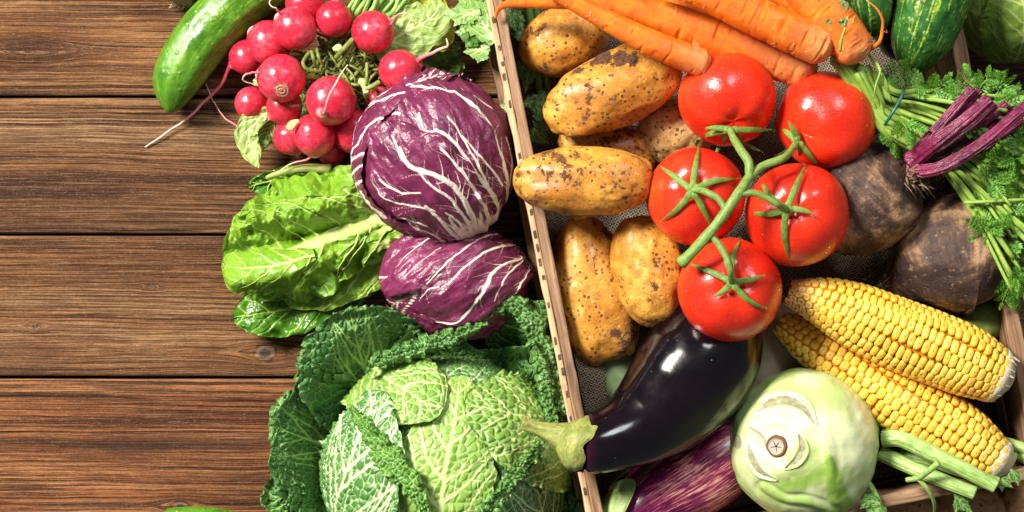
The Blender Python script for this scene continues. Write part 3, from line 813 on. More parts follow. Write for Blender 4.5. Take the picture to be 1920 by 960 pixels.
# ------------------------------------------------------------------ tomatoes on the vine
def tomatoes():
    root = thing('tomato_vine', 'vine of five ripe red tomatoes on one green stem', 'tomatoes', PX(1400, 400, .12))
    MT = m_tomato(); MV = m_simple_green('vine_green', (.07, .15, .022), (.19, .31, .055), (.34, .42, .12), .5, sc=260); MD = m_drop()
    MS = m_simple_green('sepal_green', (.045, .12, .015), (.15, .28, .035), (.30, .40, .08), .5, sc=200)
    data = [((1363, 185), 91, .146, (1369, 243), [(1302, 264, .003), (1322, 240, .008), (1452, 243, .004), (1428, 284, .0), (1340, 292, .0)], 0),
            ((1548, 227), 94, .142, (1497, 266), [(1455, 205, .006), (1478, 229, .010), (1536, 312, .002), (1500, 300, .0), (1452, 293, .0)], 1),
            ((1304, 368), 92, .158, (1298, 357), [(1237, 311, .006), (1311, 274, .003), (1384, 336, .004), (1334, 424, .001), (1240, 414, .002)], 2),
            ((1494, 402), 97, .160, (1475, 393), [(1424, 334, .003), (1510, 310, .005), (1524, 401, .002), (1483, 491, .002), (1397, 397, .004)], 3),
            ((1368, 543), 98, .162, (1372, 529), [(1389, 448, .004), (1291, 494, .005), (1434, 516, .002), (1437, 580, .002), (1338, 556, .002)], 4)]
    tops = []
    for (c, r, z, cal, seps, i) in data:
        R = RM(r, z); C = PX(c[0], c[1], z); d2 = (PX(cal[0], cal[1], z) - C); dz = math.sqrt(max(R * R - d2 @ d2, (.35 * R) ** 2)); ax = d2 + np.array([0, 0, dz])
        rs = random.Random(i + 5)
        lob = [rs.uniform(0, 6) for _ in range(4)]
        def dp(d, th, ph):
            k = -.13 * np.exp(-(th / .30) ** 2) - .05 * np.exp(-((PI - th) / .3) ** 2)
            k = k + (.022 * np.cos(5 * ph + lob[0]) + .013 * np.cos(3 * ph + lob[1])) * np.exp(-((th - .75) / .6) ** 2) + .018 * vn(d[..., 0] * 1.4, d[..., 1] * 1.4, d[..., 2] * 1.4, i)
            return k
        P, th, ph, d = ball(C, (R, R, R * .93), ax, 90, 120, dp)
        mb = MB(); mb.grid(P, wrap=True, pole=np.cos(th) * 0 + 1 - th / PI)
        names = ['bright red tomato at the top of the vine, touching the carrots', 'smooth red tomato at the upper right, beside the beet', 'red tomato at the left of the vine with a star calyx', 'red tomato on the right with a pointed star calyx', 'red tomato at the bottom of the vine above the eggplant']
        t = build(mb, 'tomato', MT, root, label=names[i])
        # calyx
        mb = MB()
        a = ax / np.linalg.norm(ax)
        b0 = C + a * (R * .85); pb = np.array([cal[0], cal[1]], float)
        def surf(X, Y, lift):
            f = S * (1 - (z + .03) / H)
            w = PX(X, Y, z + .03); q = w[:2] - C[:2]; h2 = R * R * .94 - q @ q
            zz = z + (math.sqrt(h2) if h2 > 0 else -.2 * math.sqrt(-h2) * 3)
            zz = max(zz, z - .01) + lift
            return PX(X, Y, zz)
        for (tx, ty, lf) in seps:
            n = 18; pts = []
            bx = rs.uniform(-.10, .10)
            for k in range(n):
                f = k / (n - 1); X = pb[0] + (tx - pb[0]) * f - (ty - pb[1]) * bx * math.sin(PI * f); Y = pb[1] + (ty - pb[1]) * f + (tx - pb[0]) * bx * math.sin(PI * f)
                pts.append(surf(X, Y, .0018 + lf * f ** 2 + (.0012 if f < .2 else 0)))
            w = RM(6.6) * np.sin(np.clip(np.linspace(.16, 1, n), 0, 1) * PI) ** .6 * (1 - .35 * np.linspace(0, 1, n)) ; w[-1] = 1e-5; w = np.maximum(w, 1e-5); w[:3] = [RM(4), RM(6), RM(7)]
            sweep(mb, pts, w, 10, flat=.30)
            e = np.array(pts[-1]); tail = [e, e + np.array([rs.uniform(-1, 1) * .002, rs.uniform(-1, 1) * .002, .0015]), e + np.array([rs.uniform(-1, 1) * .004, rs.uniform(-1, 1) * .004, .001])]
            sweep(mb, catmull(tail, 8), np.linspace(.0004, .00015, 8), 5)
        cc = build(mb, 'calyx', MS, t)
        tops.append(surf(pb[0], pb[1], .002))
        # droplets of water
        mb = MB()
        for k in range(26 if i < 2 else 14):
            th_ = rs.uniform(.25, 1.15); ph_ = rs.uniform(0, 2 * PI)
            dd = np.array([math.sin(th_) * math.cos(ph_), math.sin(th_) * math.sin(ph_), math.cos(th_)])
            q = C + dd * R * .975; 
            # keep to the surface of the real mesh: nearest vertex
            j = np.argmin(np.linalg.norm(P.reshape(-1, 3) - q, axis=1)); q = P.reshape(-1, 3)[j]
            rr = rs.choice((.0003, .0004, .0005, .0006, .0010))
            Pd, _, _, _ = ball(q, (rr, rr, rr * .6), dd, 8, 10); mb = MB(); mb.grid(Pd, wrap=True)
            build(mb, 'water_drop', MD, t)
    # stems
    mb = MB()
    def st(pts, r0, r1, n=30):
        p = catmull(np.array(pts), n); k = np.linspace(0, 1, n); sd = random.randint(0, 999)
        r = np.linspace(r0, r1, n) * S * .84 * (1 + .10 * vn(k * 9, 0, 0, sd))
        T, _, _ = frames(p); p = np.vstack([p[:1] - T[0] * .0001, p, p[-1:] + T[-1] * .0001]); r = np.r_[r[0] * .7, r, r[-1] * .8]
        p = np.vstack([p[:1], p, p[-1:]]); r = np.r_[1e-5, r, 1e-5]
        sweep(mb, p, r, 14, disp=lambda u, a: .00016 * np.cos(a * 5))
    q = lambda x, y, z: PX(x, y, z)
    st([q(1277, 494, .205), q(1305, 466, .212), q(1338, 428, .217), q(1368, 388, .219), q(1392, 352, .216), q(1407, 328, .209)], 12, 8.5, 40)
    st([q(1403, 334, .210), q(1430, 312, .203), q(1470, 296, .196), tops[1] + np.array([-.003, -.003, .002]), tops[1]], 8.5, 7)
    st([q(1405, 332, .210), q(1404, 305, .208), q(1390, 283, .202), tops[0] + np.array([.002, -.008, .008]), tops[0]], 8.5, 7)
    st([q(1362, 396, .219), q(1348, 374, .216), q(1328, 362, .213), tops[2] + np.array([.006, 0, .004]), tops[2]], 7, 6.5)
    st([q(1385, 365, .218), q(1412, 362, .217), q(1440, 372, .216), q(1458, 383, .215), tops[3]], 6.5, 7)
    st([q(1330, 440, .215), q(1347, 457, .217), q(1362, 483, .219), q(1370, 510, .219), tops[4]], 6.5, 7)
    build(mb, 'stem', MV, root)
tomatoes()

# ------------------------------------------------------------------ carrots
def carrots():
    root = thing('carrot_bunch', 'bunch of orange carrots tied with a teal wire, green tops hanging over the crate rim', 'carrots', PX(1500, 120, .12))
    MC = m_carrot(); MH = m_simple_green('carrot_hair', (.80, .42, .16), (.90, .66, .40), None, .6)
    def carrot(ctrl, radp, label, seed, hairs=18, endr=.06):
        """ctrl from tip to shoulder; radp radii px evenly spaced"""
        n = 220
        p = pxpath(ctrl, n); u = np.linspace(0, 1, n)
        r = curve1(radp, u) * S * .905
        L = np.linalg.norm(np.diff(p, axis=0), axis=1).sum(); k = np.clip((1 - u) * L / (radp[-1] * S * .75), 0, 1)
        r = r * np.sqrt(np.maximum(1 - (1 - k) ** 2.2, .02)); r[-1] = r[-2] * .6
        p = np.vstack([p[:1], p, p[-1:]]); r = np.r_[1e-5, r, 1e-5]
        def dp(uu, a):
            A = np.cos(a); B = np.sin(a); R0 = r[:, None]
            rings = fbm(uu * L * 240 + .6 * fbm(A * 1.3, B * 1.3, 0, seed + 4), A * .8, B * .8, seed, 2)
            d = -.10 * np.clip(rings - .15, 0, 1) * R0 * 1.6 + .035 * fbm(uu * L * 22, A, B, seed + 7, 3) * R0
            return d
        mb = MB(); P = sweep(mb, p, r, 64, disp=dp, len=L)
        c = build(mb, 'carrot', MC, root, label=label)
        rs = random.Random(seed)
        for h in range(hairs):
            i = rs.randint(15, n - 5); j = rs.randint(0, 63)
            o = P[i, j]; nr = o - p[i]; nr /= np.linalg.norm(nr) + 1e-9
            if nr[2] < -.1: continue
            ta = P[i, (j + 3) % 64] - o; ta /= np.linalg.norm(ta) + 1e-9; tt = P[min(i + 2, n), j] - o; tt /= np.linalg.norm(tt) + 1e-9
            ln = rs.uniform(.002, .009); cs = rs.choice((-1, 1))
            pts = [o + nr * .0001, o + nr * .0005 + ta * ln * .35 * cs, o + nr * .0007 + ta * ln * .7 * cs + tt * ln * rs.uniform(-.4, .4), o + nr * (.0004 - .15 * ln) + ta * ln * cs + tt * ln * rs.uniform(-.6, .6)]
            hb = MB(); sweep(hb, catmull(pts, 9), np.linspace(.00022, .0001, 9), 4)
            build(hb, 'root_hair', MH, c)
        return P
    carrot([(929, 34, .137), (936, 16, .142), (962, 6, .150), (1050, 4, .158), (1150, 8, .158), (1240, 32, .155), (1340, 72, .150), (1450, 108, .146), (1530, 136, .146)], [2.5, 11, 14, 23, 31, 36, 39, 39, 39], 'longest carrot whose thin tail hangs over the crate rim', 31, 40)
    carrot([(1020, -24, .178), (1060, -4, .180), (1130, 34, .180), (1220, 80, .178), (1330, 124, .166)], [14, 17, 22, 26, 27], 'slim carrot in front, running under the top tomato', 32, 26)
    carrot([(1225, -40, .186), (1300, -20, .188), (1380, 14, .188), (1470, 55, .186), (1560, 97, .183)], [24, 29, 35, 37, 36], 'pale shouldered carrot on top of the bunch', 33, 34)
    carrot([(1160, -40, .140), (1240, -4, .142), (1310, 28, .144), (1400, 62, .146)], [16, 19, 20, 20], 'dark carrot in the gap between the upper carrots', 34, 8)
    carrot([(1395, -80, .160), (1460, -20, .164), (1520, 22, .166), (1570, 58, .166)], [22, 26, 27, 26], 'carrot half hidden behind the pale shouldered one', 36, 10)
    carrot([(1440, -90, .176), (1510, -18, .182), (1565, 42, .184), (1618, 112, .182)], [30, 38, 40, 37], 'broad carrot with pale scratches at the right of the bunch', 35, 34)
    # rootlet standing off the broad carrot
    mb = MB(); tube(mb, [(1632, 92, .186), (1650, 78, .196), (1655, 45, .202), (1646, 20, .206), (1624, 0, .206)], 4.5, 1.2, 26, 8, .0004)
    tube(mb, [(1655, 58, .200), (1664, 61, .202), (1662, 56, .204)], .9, .5, 8, 4)
    build(mb, 'side_root', MC, root)
    # stalks
    MG = m_simple_green('carrot_stalk_green', (.14, .27, .025), (.27, .42, .055), (.44, .56, .15), .42, sc=240)
    ML = m_leaf('carrot_leaf', (.055, .19, .014), (.17, .40, .035), (.2, .42, .06), rough=.45, tr=.25)
    rs = random.Random(50)
    mb = MB()
    dest = []
    for k in range(60):
        f = rs.random(); second = k % 3 == 0
        s0 = (1612 + rs.uniform(-8, 16), 128 + rs.uniform(-8, 8), .172) if second else (1566 + rs.uniform(-8, 10), 106 + rs.uniform(-10, 12), .172)
        j = (f - .5)
        tie = (1672 + j * 40 * -.55 + rs.uniform(-4, 4), 210 + j * 84, .150 + rs.uniform(-.012, .013))
        mid = (1768 + j * 20, 252 + j * 158 + rs.uniform(-8, 8), .148 + rs.uniform(-.012, .012))
        end = (1880 + rs.uniform(0, 110), 345 + j * 330 + rs.uniform(-20, 45), .150 + rs.uniform(-.01, .012))
        s1 = ((s0[0] + tie[0]) / 2 + 3 + j * 10, (s0[1] + tie[1]) / 2 + 6 + j * 26, .162)
        r = rs.uniform(3.2, 6.2)
        tube(mb, [s0, s1, tie, mid, (end[0], end[1], end[2] + .014)], r * 1.15, r * .8, 34, 8, .0004)
        dest.append((mid, end))
    # stray thin stalks
    tube(mb, [(1630, 104, .178), (1650, 130, .186), (1642, 160, .190), (1638, 184, .188)], 3.4, 1.2, 22, 6)
    tube(mb, [(1634, 108, .178), (1660, 150, .184), (1668, 176, .178), (1674, 192, .172)], 2.6, 1.2, 22, 6)
    tube(mb, [(1808, 380, .165), (1850, 378, .172), (1925, 374, .170)], 3.6, 3, 18, 7)
    tube(mb, [(1575, 96, .205), (1579, 70, .212), (1585, 52, .214), (1590, 30, .212)], 2.8, 1.6, 18, 6)
    build(mb, 'stalk', MG, root)['kind'] = 'stuff'
    # withered sprig on the broad carrot
    mb = MB(); MW = m_leaf('withered_leaf', (.10, .12, .03), (.30, .34, .09), (.4, .4, .2), tr=.1)
    for (x, y, a, l) in [(1572, 44, 20, 18), (1560, 40, 200, 12), (1578, 48, 70, 16), (1585, 22, 80, 20), (1582, 12, 110, 16)]:
        a = math.radians(a); leaf(mb, [(x, y), (x + math.cos(a) * l * .5, y - math.sin(a) * l * .5), (x + math.cos(a) * l, y - math.sin(a) * l)], [3, 6, 5, 2], [3, 5, 6, 2], Flat(lambda X, Y: .216 + 0 * X), seed=int(x), nu=14, nv=9, off=0, frill=.001, frs=6)
    build(mb, 'withered_leaf', MW, root)
    # teal tie
    mb = MB(); MTt = Mt('teal_wire', .35, .5); MTt.col((.01, .10, .085))
    c = np.array([(1690, 163, .142), (1694, 172, .168), (1686, 190, .174), (1672, 214, .174), (1660, 232, .166), (1655, 243, .148), (1668, 236, .126), (1686, 200, .120), (1692, 172, .128), (1690, 163, .142)])
    sweep(mb, pxpath(c, 70), 2.9 * S * .9, 9)
    sweep(mb, pxpath([(1655, 243, .150), (1640, 250, .150), (1648, 240, .152), (1660, 250, .148), (1644, 262, .146)], 30), 2.2 * S * .9, 7)
    build(mb, 'wire_tie', MTt.m, root)
    # feathery tops
    mb = MB()
    def leaflet(o, d, n, ln, w):
        sd = np.cross(n, d); up = n * ln * .08
        pts = [o, o + d * ln * .35 + sd * w * .5 + up, o + d * ln * .62 + sd * w * 1.0, o + d * ln * .66 + sd * w * .28 + up, o + d * ln + sd * w * .1,
               o + d * ln * .66 - sd * w * .28 + up, o + d * ln * .62 - sd * w * 1.0, o + d * ln * .35 - sd * w * .5 + up, o + d * ln * .45 + up * 1.5]
        mb.add(pts, [[0, 1, 8, 7], [1, 2, 3, 8], [3, 4, 5, 8], [7, 8, 5, 6]], tone=rs.uniform(-.25, .25))
    def frond(ctrl, size, npin=10):
        p = pxpath(ctrl, 40); T, A, B = frames(p)
        sweep(mb, p, np.linspace(2.0, .8, 40) * S * .9, 5, tone=.2)
        tw = rs.uniform(-.7, .7)
        for k in range(npin):
            f = .12 + .88 * k / (npin - 1); i = min(int(f * 39), 39)
            sz = size * (1 - .62 * f) * rs.uniform(.8, 1.2) * S * .9
            for sd in (-1, 1) if k < npin - 1 else (0,):
                aa = A[i] * math.cos(tw) + np.array([0, 0, 1]) * math.sin(tw)
                d = T[i] * .75 + aa * sd * rs.uniform(.6, .9) + np.array([0, 0, rs.uniform(-.25, .12)]); d /= np.linalg.norm(d)
                n = np.array([rs.uniform(-.4, .4), rs.uniform(-.4, .4), 1.0]); n -= (n @ d) * d; n /= np.linalg.norm(n)
                q = [p[i] + d * sz * t_ + np.array([0, 0, -.12 * sz * t_ * t_]) for t_ in np.linspace(0, 1, 6)]
                sweep(mb, q, np.linspace(.9, .4, 6) * S * .9, 4, tone=.1)
                s2 = np.cross(n, d)
                for t_ in range(1, 6):
                    for e in (-1, 1):
                        dd = d * .8 + s2 * e * .75 + np.array([0, 0, rs.uniform(-.2, .2)]); dd /= np.linalg.norm(dd)
                        nn = n - (n @ dd) * dd; nn /= np.linalg.norm(nn)
                        leaflet(q[t_], dd, nn, sz * (.50 - .05 * t_) * rs.uniform(.8, 1.2), sz * .085)
                leaflet(q[5], d, n, sz * .34, sz * .10)
    for (mid, end) in dest:
        if rs.random() < .25:
            x, y, z = end; dx = rs.uniform(10, 60); dy = rs.uniform(-30, 60)
            x -= rs.uniform(0, 50); frond([(x, y, z + .006), (x + dx * .5, y + dy * .4, z + .016), (x + dx, y + dy, z + rs.uniform(-.01, .01))], rs.uniform(34, 50), 7)
    extra = [((1800, 170), (1815, 150), (1822, 138), .150), ((1830, 175), (1850, 150), (1872, 148), .152), ((1860, 165), (1885, 160), (1900, 190), .150), ((1850, 190), (1880, 200), (1910, 230), .156), ((1740, 175), (1760, 165), (1778, 170), .148),
             ((1700, 150), (1685, 140), (1660, 135), .150), ((1690, 170), (1720, 160), (1735, 155), .145), ((1690, 225), (1700, 240), (1715, 250), .168), ((1660, 240), (1672, 262), (1690, 285), .150), ((1780, 195), (1800, 180), (1825, 185), .154),
             ((1880, 280), (1900, 300), (1925, 340), .160), ((1850, 330), (1880, 345), (1915, 345), .162), ((1840, 395), (1850, 430), (1880, 445), .158), ((1870, 430), (1885, 470), (1890, 500), .150), ((1890, 470), (1896, 520), (1880, 565), .142), ((1900, 450), (1915, 500), (1925, 560), .140),
             ((1895, 500), (1905, 540), (1915, 575), .13), ((1860, 240), (1890, 250), (1920, 290), .164), ((1830, 300), (1860, 305), (1890, 320), .160), ((1880, 380), (1900, 400), (1925, 420), .160), ((1900, 210), (1915, 230), (1930, 260), .16), ((1875, 200), (1895, 215), (1925, 225), .155), ((1835, 345), (1850, 372), (1845, 400), .150), ((1795, 215), (1820, 225), (1850, 230), .158)]
    for a, b, c2, z in extra:
        frond([(a[0], a[1], z), (b[0], b[1], z + .010), (c2[0], c2[1], z)], rs.uniform(34, 48), 8)
    for k in range(16):   # drooping mass over the right rim
        x = rs.uniform(1870, 1990); y = rs.choice((rs.uniform(140, 240), rs.uniform(430, 560), rs.uniform(200, 560))); z = rs.uniform(.10, .145) if x > 1800 + .19 * y + 20 else rs.uniform(.135, .15)
        if x < 1795 + .19 * y: x = 1800 + .19 * y + rs.uniform(5, 60)
        frond([(x, y, z), (x + rs.uniform(5, 30), y + rs.uniform(-20, 30), z + .006), (x + rs.uniform(15, 60), y + rs.uniform(-30, 60), z - .004)], rs.uniform(34, 50), 7)
    build(mb, 'feathery_leaves', ML, root)['kind'] = 'stuff'
carrots()

# ------------------------------------------------------------------ cucumbers
def cucumber(ctrl, radp, mat, label, seed, warts=.0, ridge=.02, group='cucumbers', m=90, ends=(.05, .06)):
    n = 260; p = pxpath(ctrl, n); u = np.linspace(0, 1, n)
    z = ctrl[len(ctrl) // 2][2]
    r = curve1(radp, u) * S * (1 - z / H)
    L = np.linalg.norm(np.diff(p, axis=0), axis=1).sum()
    rm = max(r)
    k0 = np.clip(u * L / (rm * 1.15), 0, 1); k1 = np.clip((1 - u) * L / (rm * 1.15), 0, 1)
    r = r * np.sqrt(np.maximum(1 - (1 - k0) ** 2.1, .0)) * np.sqrt(np.maximum(1 - (1 - k1) ** 2.1, .0)); r[0] = r[-1] = 1e-5
    # denser rings at the ends
    def dp(uu, a):
        R0 = r[:, None]; A, B = np.cos(a), np.sin(a)
        d = ridge * R0 * (np.cos(a * 9 + 1.5 * vn(uu * 4, 0, 0, seed)) + .6 * fbm(uu * L * 40, A * 3, B * 3, seed, 2)) + .02 * R0 * fbm(uu * L * 120, A * 7, B * 7, seed + 2, 2)
        if warts:
            f1, f2 = worley(uu * L * 85, a * 3.4, seed); d = d + warts * (1 - sst(.05, .30, f1)) * (R0 / rm)
        return d
    mb = MB(); sweep(mb, p, r, m, disp=dp, tip=0.0)
    o = mb.build('cucumber', mat); tag(o, label, 'cucumber', group); return o
MCU = m_cucumber('light_cucumber_skin', (.035, .125, .006), (.085, .225, .011), (.20, .34, .035), .8)
MCD = m_cucumber('dark_cucumber_skin', (.008, .055, .009), (.028, .125, .018), (.36, .50, .04), .9)
cucumber([(318, 212, .025), (332, 150, .027), (362, 98, .027), (402, 48, .027), (455, -4, .027), (540, -60, .027)], [28, 47, 52, 53, 53, 50], MCU, 'light green cucumber lying on the table left of the radishes', 61, .0004, .016)
cucumber([(1600, -140, .120), (1612, -60, .132), (1622, 10, .138), (1632, 72, .126)], [50, 54, 52, 42], MCD, 'dark green cucumber in the shade directly behind the broad carrot', 62, .0007, .012, 'dark cucumbers in the crate')
cucumber([(1800, -180, .150), (1775, -80, .150), (1745, 20, .144), (1706, 136, .130)], [62, 66, 64, 48], MCD, 'dark green striped cucumber pointing down at the wire tie', 63, .0008, .012, 'dark cucumbers in the crate')
cucumber([(300, 975, .02), (380, 974, .02), (460, 985, .02)], [22, 24, 22], MCU, 'green cucumber of which only the edge shows at the bottom left', 64, .0, .01)

# ------------------------------------------------------------------ eggplants
def eggplants():
    root = thing('eggplant', 'glossy black purple eggplant whose stalk hangs over the crate rim', 'eggplant', PX(1250, 740, .07))
    n = 200; p = pxpath([(1090, 833, .166), (1130, 828, .164), (1195, 800, .150), (1262, 742, .132), (1315, 670, .122), (1345, 598, .118), (1362, 540, .116)], n); u = np.linspace(0, 1, n)
    r = curve1([53, 61, 78, 96, 108, 108, 92, 60], u) * S * .925
    k1 = np.clip((1 - u) * 6, 0, 1); r = r * np.sqrt(1 - (1 - k1) ** 2 + 1e-6); r[-1] = 1e-5; k0 = np.clip(u * 16, 0, 1); r = r * (.80 + .20 * np.sqrt(1 - (1 - k0) ** 2))
    p = np.vstack([p[:1], p]); r = np.r_[1e-5, r]
    mb = MB()
    def dp(uu, a): return r[:, None] * (.022 * fbm(np.cos(a) * 1.2, np.sin(a) * 1.2, uu * 3, 71, 2) * 2)
    T, A, B = frames(p)
    ang = np.linspace(0, 2 * PI, 100, endpoint=False)
    pole = np.maximum(0, np.cos(ang[None, :] + PI * .95)) ** 2 * sst(.3, .6, np.linspace(0, 1, n + 1))[:, None] * 0
    P = sweep(mb, p, r, 100, disp=dp)
    # yellow green flush on the lower right flank, purple beside the calyx
    V = P; cx = (V[..., 0] / S / .925 + 960); cy = 480 - V[..., 1] / S / .925
    q = ((cx - 1385) * .62 + (cy - 720) * .78)
    fl = np.exp(-((q - 18) / 26) ** 2) * sst(1180, 1330, cx) * (V[..., 2] > .1)
    nk = 1 - sst(0, .12, np.linspace(0, 1, n + 1))[:, None] * np.ones_like(cx)
    mb.A[-1]['pole'] = (fl * .85).ravel(); mb.A[-1]['neck'] = (nk * .8).ravel()
    build(mb, 'fruit', m_eggplant(), root)
    MCx = m_simple_green('eggplant_calyx', (.13, .19, .035), (.36, .38, .10), (.16, .09, .035), .5, sc=90)
    mb = MB()
    n2 = 90; c = pxpath([(1050, 820, .167), (1066, 826, .168), (1086, 832, .167), (1112, 832, .165)], n2); T, A, B = frames(c); uu = np.linspace(0, 1, n2)
    ang = np.linspace(0, 2 * PI, 140, endpoint=False)
    R = curve1([22, 38, 50, 54, 55.5], uu) * S * .91
    lobe = .74 + .26 * np.abs(np.cos(ang * 2.5 + .6)) ** .8 + .05 * vn(ang * 6, 0, 0, 3)
    sidx = uu[:, None] * lobe[None, :]       # lobes stretch over the fruit
    P = np.zeros((n2, 140, 3))
    for j in range(140):
        i = sidx[:, j] * (n2 - 1)
        base = np.stack([np.interp(i, np.arange(n2), c[:, q_]) for q_ in range(3)], -1)
        RR = np.interp(i, np.arange(n2), R) * (1 + .035 * np.cos(5 * ang[j]) + .02 * vn(i / 12, ang[j] * 3, 0, 8)) + .0010 - .0003 * sst(.88, 1, uu)
        P[:, j] = base + RR[:, None] * (math.cos(ang[j]) * A[0] + math.sin(ang[j]) * B[0])
    mb.grid(P, wrap=True, su=uu[:, None] * np.ones((1, 140)), sa=ang[None, :] * np.ones((n2, 1)))
    cal = build(mb, 'calyx', MCx, root)
    mb = MB(); pth = pxpath([(978, 794, .172), (1005, 803, .171), (1032, 812, .169), (1058, 822, .167)], 40)
    rr = curve1([13, 11.5, 15, 22, 31], np.linspace(0, 1, 40)) * S * .9
    pth = np.vstack([pth[:1], pth]); rr = np.r_[1e-5, rr]
    sweep(mb, pth, rr, 30, disp=lambda u_, a_: .0006 * np.cos(5 * a_ + u_ * 2) + .0004 * fbm(u_ * 9, np.cos(a_), np.sin(a_), 5))
    build(mb, 'stalk', MCx, root)
    # striped one
    root = thing('striped_eggplant', 'purple and cream streaked eggplant lying under the black one', 'eggplant', PX(1290, 900, .05))
    mb = MB(); n = 160; p = pxpath([(1158, 985, .100), (1215, 945, .098), (1290, 898, .092), (1365, 845, .086), (1425, 800, .08)], n)
    r = curve1([50, 66, 76, 82, 80, 66], np.linspace(0, 1, n)) * S * .94; k = np.clip((1 - np.linspace(0, 1, n)) * 5, 0, 1); r = r * np.sqrt(1 - (1 - k) ** 2 + 1e-6); r[-1] = 1e-5
    p = np.vstack([p[:1], p]); r = np.r_[1e-5, r]
    sweep(mb, p, r, 90, disp=lambda u_, a_: r[:, None] * .02 * fbm(np.cos(a_), np.sin(a_), u_ * 3, 33, 2))
    build(mb, 'fruit', m_striped(), root)
    MG2 = m_simple_green('striped_eggplant_calyx', (.13, .24, .04), (.36, .50, .16), (.50, .56, .32), .5, sc=120)
    mb = MB(); n2 = 60; c = pxpath([(1120, 1008, .100), (1150, 992, .102), (1185, 968, .101), (1222, 944, .100)], n2); T, A, B = frames(c); uu = np.linspace(0, 1, n2)
    R = curve1([22, 48, 62, 70, 72], uu) * S * .94; P = np.zeros((n2, 120, 3)); ang = np.linspace(0, 2 * PI, 120, endpoint=False)
    lobe = .55 + .45 * np.abs(np.cos(ang * 2.5 + 1.3)) ** 1.2
    for j in range(120):
        i = uu * lobe[j] * (n2 - 1); base = np.stack([np.interp(i, np.arange(n2), c[:, q_]) for q_ in range(3)], -1)
        RR = np.interp(i, np.arange(n2), R) + .0012 + .002 * sst(.85, 1, uu)
        P[:, j] = base + RR[:, None] * (math.cos(ang[j]) * A[0] + math.sin(ang[j]) * B[0])
    mb.grid(P, wrap=True, su=uu[:, None] * np.ones((1, 120)), sa=ang[None, :] * np.ones((n2, 1))); build(mb, 'calyx', MG2, root)
    # things hidden in the shade: another dark eggplant between the cucumbers, a pale squash
    mb = MB(); P, _, _, _ = ball(PX(1690, 10, .075), (.05, .03, .03), (0, 0, 1), 40, 50); mb.grid(P, wrap=True)
    P, _, _, _ = ball(PX(1150, 700, .068), (.042, .022, .022), (0, 0, 1), 50, 60, xdir=(-.35, 1, 0), disp=lambda d, t, f: .03 * fbm(d[..., 0] * 2, d[..., 1] * 2, d[..., 2], 5))
    m2 = MB(); m2.grid(P, wrap=True, sa=_[..., 0] * 0, su=0.0)
    zz = Mt('dark_zucchini_skin', .35, .4); zz.col(zz.mix(zz.rng(zz.noise(zz.co(), 26, 4), .4, .6), (.012, .035, .008), (.16, .22, .10))); 
    tag(m2.build('zucchini', zz.m), 'dark zucchini in shade between the upright potato and the eggplant', 'zucchini')
    o = mb.build('eggplant', m_eggplant()); tag(o, 'dark purple eggplant deep in shade between the two dark cucumbers', 'eggplant')
    P, _, _, d = ball(PX(1445, 668, .050), (.052, .036, .030), (0, 0, 1), 50, 60, disp=lambda d, t, f: .02 * fbm(d[..., 0] * 2, d[..., 1] * 2, d[..., 2], 9))
    m3 = MB(); m3.grid(P, wrap=True); ps = Mt('pale_squash_skin', .4, .4); ps.col(ps.mix(ps.rng(ps.noise(ps.co(), 40, 4), .35, .7), (.42, .35, .26), (.28, .21, .13)))
    tag(m3.build('squash', ps.m), 'pale beige squash in shade between the eggplant and the corn tips', 'squash')
    P, _, _, d = ball(PX(1842, 600, .085), (.020, .024, .024), (0, 0, 1), 50, 60, disp=lambda d, t, f: .03 * np.cos(5 * f) * np.sin(t))
    m4 = MB(); m4.grid(P, wrap=True, su=0.0); tag(m4.build('squash', m_simple_green('green_squash_skin', (.10, .20, .03), (.25, .36, .09))), 'small green squash wedged between the lower beet and the right crate wall', 'squash')
eggplants()

